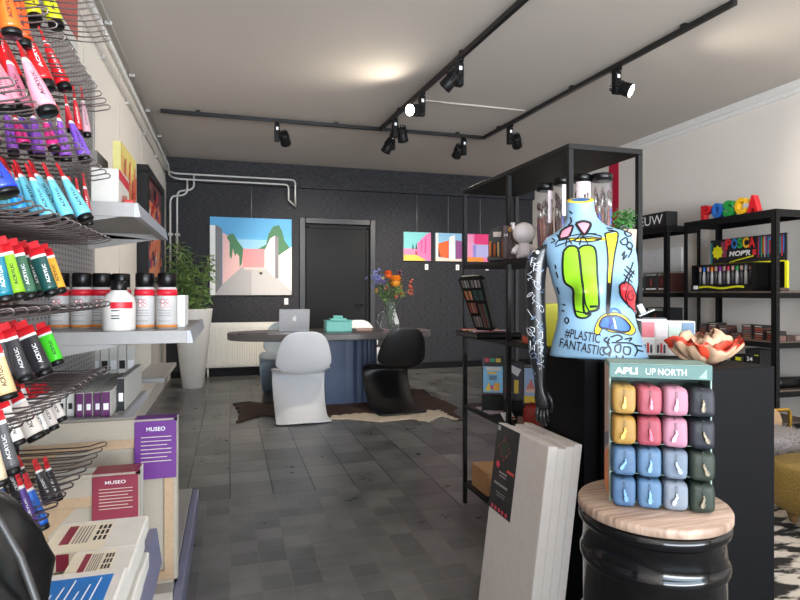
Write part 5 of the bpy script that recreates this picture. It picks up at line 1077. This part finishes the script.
# mop'r display
YEL = mat('marker_yellow', (226, 224, 30), .4); mk = [(200, 60, 80), (60, 110, 190), (70, 160, 90), (230, 120, 50), (190, 190, 195), (150, 60, 150), (40, 150, 170)]
r = thing('marker_display', 'black wide display of paint markers with yellow wave, upper right rack shelf', 'display', (4.55, 4.3, 1.216))
ZB, ZT2 = 1.2165, 1.475
M().box(4.44, 4.62, 4.0, 4.70, ZB, ZB+.02, BPL).box(4.60, 4.62, 4.0, 4.70, ZB+.02, ZT2, BPL).box(4.44, 4.60, 4.685, 4.70, ZB+.02, ZT2, BPL).box(4.44, 4.60, 4.0, 4.012, ZB+.02, ZT2, BPL).box(4.44, 4.60, 4.012, 4.685, ZT2-.012, ZT2, BPL).build('tray', parent=r)
for k in range(13):
    y = 4.65-k*.048; c = pmat(mk[k % 7]); z = ZB+.065; m = M().tube([(4.50, y, z), (4.50, y, z+.10), (4.50, y, z+.13)], [.016, .016, .011], mat('marker_body', (176, 172, 170), .35) if k % 2 else mat('marker_dark', (70, 66, 70), .35), 12); m.tube([(4.50, y, z+.13), (4.50, y, z+.175)], .014, c if k % 2 else pmat((190, 150, 140)), 12); m.build('marker', parent=r)
m = M().box(4.432, 4.44, 4.0, 4.70, ZB, ZB+.065, BPL)
R = [[Vector((4.4315, 4.6-.52*t, ZB+.036+.008*sin(t*9)+s_*.009)) for s_ in (-1, 1)] for t in [i/20 for i in range(21)]]; m.rings(R, YEL, close=False, cap0=False, cap1=False); m.box(4.4312, 4.432, 4.61, 4.67, ZB+.02, ZB+.055, TXW); m.build('front_panel', parent=r)
m = M().box(4.625, 4.64, 3.83, 4.65, ZB, 1.725, BPL, bev=.002); xx = 4.6245
art(m, (xx, 4.65, ZT2), (0, -.82, 0), (0, 0, .25), (-1, 0, 0), [(pmat((30, 30, 34)), sq(0, 0, 1, 1)), (pmat((50, 140, 140)), sq(0, .03, .03, .9)), (pmat((150, 70, 90)), sq(.16, .3, .24, .9))]
    +[(pmat(mk[k % 7]), sq(.66+.021*k, .2+.1*(k % 2), .672+.021*k, .95)) for k in range(16)]
    +[(pmat((236, 230, 30)), [(.12+(.085 if q % 2 == 0 else .065)*cos(q*pi/8), .5+(.28 if q % 2 == 0 else .21)*sin(q*pi/8)) for q in range(16)])]+[(pmat((226, 224, 30)), sq(0, 0, 1, .05))]
    +[(pmat((236, 230, 30)), [(.29, .06), (.62, .25), (.62, .3), (.29, .1)]), (pmat((80, 140, 200)), [(.80, .8), (.86, 1.04), (.92, .8)])])
y = 4.45
for ch, c, wd in (('P', (216, 40, 50), 1), ('O', (50, 120, 200), 1), ('S', (50, 160, 80), .9), ('C', (236, 180, 40), 1), ('A', (220, 40, 50), 1)):
    m2 = .07*wd; text(m, ch, (xx-.02, y, 1.62), (0, -m2, 0), (0, 0, .10), pmat(c), .045); y -= m2*.95
text(m, "MOP'R", (xx-.02, 4.41, 1.55), (0, -.24, 0), (0, 0, .05), TXW, .035, .2); m.box(xx-.021, xx-.02, 4.11, 4.15, 1.55, 1.60, pmat((210, 50, 60)))
m.build('header', parent=r)
M().box(4.60, 4.62, 3.80, 3.828, ZB, 1.48, YEL, bev=.002).build('side_leaflet', parent=r)
# clear pack and leaflets right of it
M().box(4.5, 4.6, 3.77, 3.84, 1.216, 1.245, pmat((90, 70, 66)), bev=.01).build('small_pack', label='small dark plastic pack on the right rack shelf beside the marker display', cat='pack')
for k in range(3): M().box(4.62+.004*k, 4.82, 3.745, 3.86, 1.216, 1.216, WHT) if 0 else None
# dark green boxes on far rack
GB = mat('box_green', (44, 58, 54), .5); GB2 = mat('box_charcoal', (46, 44, 46), .5); RBx = mat('box_maroon', (84, 44, 42), .5)
def dk_(m, x0, x1, y0, y1, z, h):
    m.box(x0-.001, x0, y0+.01, y1-.01, z+h*.86, z+h*.97, pmat((150, 160, 150))); m.box(x0-.001, x0, (y0+y1)/2-.01, (y0+y1)/2+.01, z+h*.3, z+h*.7, pmat((170, 60, 60))); m.box(x0-.001, x0, y0+.015, y1-.015, z+h*.1, z+h*.18, TXW)
for k, (ya, yb_, mt_, nm) in enumerate(((5.72, 5.86, GB, 'dark green box, leftmost visible'), (5.57, 5.71, GB, 'dark green box, second from the left'), (5.40, 5.56, GB, 'dark green box in the middle'), (5.20, 5.39, GB2, 'charcoal box'), (5.07, 5.19, RBx, 'maroon box at the right end'))):
    abox(4.45, 4.7, ya, yb_, 1.215, .19 if k < 3 else .2, mt_, 'paint_set_box', nm+' on the upper shelf of the farther rack', 'box', dk_)
for k, (ya, yb_, h_, mt_, nm) in enumerate(((5.72, 5.9, .15, GB2, 'leftmost'), (5.56, 5.7, .23, GB, 'green'), (5.38, 5.54, .24, GB2, 'charcoal'), (5.10, 5.35, .25, mat('box_black', (30, 29, 31), .5), 'widest black'))):
    abox(4.45, 4.7, ya, yb_, .79, h_, mt_, 'paint_set_box', '%s box on the middle shelf of the farther rack' % nm, 'box', dk_)
M().box(4.86, 4.885, 5.3, 5.95, 1.45, 1.72, TXW).build('wall_panel', label='white panel on the right wall behind the farther rack', cat='panel')
# small stacked boxes on middle shelf of near rack
rnd = random.Random(2)
for (ya, n, nm) in ((4.62, 5, 'leftmost'), (4.50, 6, 'second'), (4.38, 5, 'third'), (4.24, 2, 'low two-box'), (4.12, 6, 'middle'), (4.0, 6, 'second last'), (3.88, 4, 'rightmost')):
    for k in range(n):
        c = rnd.choice(((38, 36, 38), (60, 40, 40), (50, 48, 46), (90, 56, 46))); x = 4.44+rnd.uniform(0, .01); z = .791+k*.021
        m = M().box(x, x+.12, ya-.10, ya, z, z+.0205, pmat(c), bev=.001); m.box(x-.0008, x, ya-.09, ya-.02, z+.005, z+.014, pmat(rnd.choice(((180, 90, 70), (200, 190, 180), (150, 110, 80), (120, 110, 110)))))
        m.build('pastel_box', label='flat dark box, %s layer of the %s pile on the right rack' % (('lowest', 'second', 'third', 'fourth', 'fifth', 'sixth')[k], nm), cat='box', group='small flat boxes on the right rack')
for k in range(3):
    M().box(4.45+.1*k, 4.54+.1*k, 3.76, 3.86, .791, .835, pmat(((120, 90, 80), (70, 50, 46), (140, 120, 110))[k]), bev=.004).build('pastel_box', label='%s small packet near the right post on the middle shelf' % ('brown', 'dark', 'beige')[k], cat='packet')
def d24(m, x0, x1, y0, y1, z, h): text(m, '24', (x0-.001, y1-.02, z+.22), (0, -.06, 0), (0, 0, .035), TXW, .02); m.box(x0-.001, x0, y0+.02, y1-.1, z+h-.06, z+h-.05, pmat((190, 200, 60)))
abox(4.44, 4.6, 3.92, 4.08, .375, .33, mat('box_black', (30, 29, 31), .5), 'marker_box', 'tall black box printed 24 on the low shelf of the nearer rack', 'box', d24)
abox(4.44, 4.6, 4.10, 4.24, .375, .26, mat('box_black', (30, 29, 31), .5), 'marker_box', 'shorter black box left of the one printed 24', 'box', lambda m, x0, x1, y0, y1, z, h: m.box(x0-.001, x0, y0+.02, y0+.08, z+h-.05, z+h-.02, YEL))
M().tube([(4.50, 3.83, .425), (4.52, 3.83, .425), (4.78, 3.83, .425), (4.80, 3.83, .425)], [.035, .048, .048, .035], BPL, 20).build('pencil_roll', label='black round pencil roll on the low shelf of the nearer rack', cat='case')

# ------------------------------------------------------------------ right front corner: pouf, cushion, cowhide, gold rod
GO = mat('gold_weave', (170, 140, 72), .4, .35, var=.4, scale=90, bump=.8)
PX_, PY_ = 2.62, 2.05
r = thing('pouf', 'gold glittery woven pouf at the right picture edge', 'pouf', (3.02, 2.15, 0))
R = []
for z, k in ((.08, .80), (.10, .9), (.18, .97), (.27, 1.0), (.315, .98), (.33, .93)):
    R.append([Vector((3.02+k*.36*math.copysign(abs(cos(t))**.5, cos(t)), 2.15+k*.26*math.copysign(abs(sin(t))**.5, sin(t)), z)) for t in [2*pi*j/48 for j in range(48)]])
M().rings(R, GO).build('cover', parent=r)
for sx in (-1, 1):
    for sy in (-1, 1): M().tube([(3.02+sx*.2, 2.15+sy*.14, 0.009), (3.02+sx*.22, 2.15+sy*.15, .09)], [.018, .026], mat('pouf_leg', (130, 96, 56), .5), 12).build('leg', parent=r)
FU = mat('fur_grey', (150, 142, 140), .95, var=.25, scale=120, bump=1)
m = M(); R = []
for i in range(13):
    th = pi*(.02+.96*i/12); R.append([Vector((3.15+.33*sin(th)**.6*cos(t), 2.78+.2*sin(th)**.6*sin(t), .285+.08*cos(th)+.004*sin(9*t+i))) for t in [2*pi*j/36 for j in range(36)]])
m.rings(R, FU)
rn = random.Random(9)
for k in range(1800):
    t = rn.uniform(0, 2*pi); th = math.acos(rn.uniform(-.8, 1)); s_ = sin(th)**.6; p = Vector((3.15+.33*s_*cos(t), 2.78+.2*s_*sin(t), .285+.08*cos(th))); dv = Vector((cos(t)*sin(th)+rn.gauss(0, .3), sin(t)*sin(th)+rn.gauss(0, .3), cos(th)+rn.gauss(0, .3)))*.022; sv = dv.orthogonal().normalized()*.003
    m.add([p-sv, p+sv, p+dv], [(0, 1, 2)], FU)
m.build('fur_cushion', label='fluffy grey fur cushion on a stool behind the gold pouf', cat='cushion')
r = thing('stool', 'black stool under the grey fur cushion', 'stool', (3.15, 2.78, 0)); M().box(2.95, 3.35, 2.66, 2.9, .16, .197, BLKM, bev=.005).build('seat', parent=r)
for x in (2.97, 3.31):
    for y in (2.68, 2.86): M().box(x, x+.02, y, y+.02, .0, .16, BLKM).build('leg', parent=r)
BR = mat('brass', (206, 164, 70), .25, .9)
r = thing('brass_lamp_arm', 'brass rod with curved end in front of the low right shelf', 'rod', (3.9, 3.45, 0)); M().tube([(3.58, 3.3, .30), (3.56, 3.3, .31), (3.565, 3.3, .325), (3.6, 3.3, .33), (3.95, 3.3, .33)]+arc((3.98, 3.3, .33), (4.02, 3.3, .33), (4.02, 3.3, .28))+[(4.02, 3.3, .02)], .014, BR, 12).lathe([(.1, .0), (.1, .012), (.02, .02)], (4.02, 3.3, 0), BR, 28).build('arm', parent=r)
m = M(); WDN = mat('wood_carved', (166, 132, 96), .6, var=.2)
for a, b, z in ((.05, .04, .0), (.06, .05, .1)): pass
m.lathe([(.07, 0), (.085, .01), (.08, .18), (.05, .22), (.075, .27), (.085, .32), (.07, .37), (.03, .40)], (3.60, 3.12, 0), WDN, 20); m.build('wooden_figure', label='carved light wooden figure on the floor behind the plinth', cat='figure')
def cow():
    m = mat('cowhide_bw', (220, 214, 204), .85); nt = m.node_tree; b = nt.nodes['Principled BSDF']; tc = nt.nodes.new('ShaderNodeTexCoord'); mp = nt.nodes.new('ShaderNodeMapping'); mp.inputs['Scale'].default_value = (1.2, 3.2, 1); no = nt.nodes.new('ShaderNodeTexNoise'); no.inputs['Scale'].default_value = 3.4; no.inputs['Detail'].default_value = 4
    cr = nt.nodes.new('ShaderNodeValToRGB'); cr.color_ramp.elements[0].position = .46; cr.color_ramp.elements[1].position = .52; cr.color_ramp.elements[0].color = lin((30, 26, 24)); cr.color_ramp.elements[1].color = lin((214, 204, 190))
    nt.links.new(tc.outputs['Object'], mp.inputs[0]); nt.links.new(mp.outputs[0], no.inputs['Vector']); nt.links.new(no.outputs['Fac'], cr.inputs[0]); nt.links.new(cr.outputs[0], b.inputs['Base Color']); return m
pts = [Vector((2.55+(.92+.1*sin(5*t)+.06*sin(9*t))*cos(t), 2.0+(.75+.08*sin(4*t+1))*sin(t), .003)) for t in [2*pi*j/60 for j in range(60)]]
M().prism(pts, (0, 0, .005), cow()).build('cowhide_rug', label='black and white cowhide rug on the floor under the gold pouf', cat='rug')
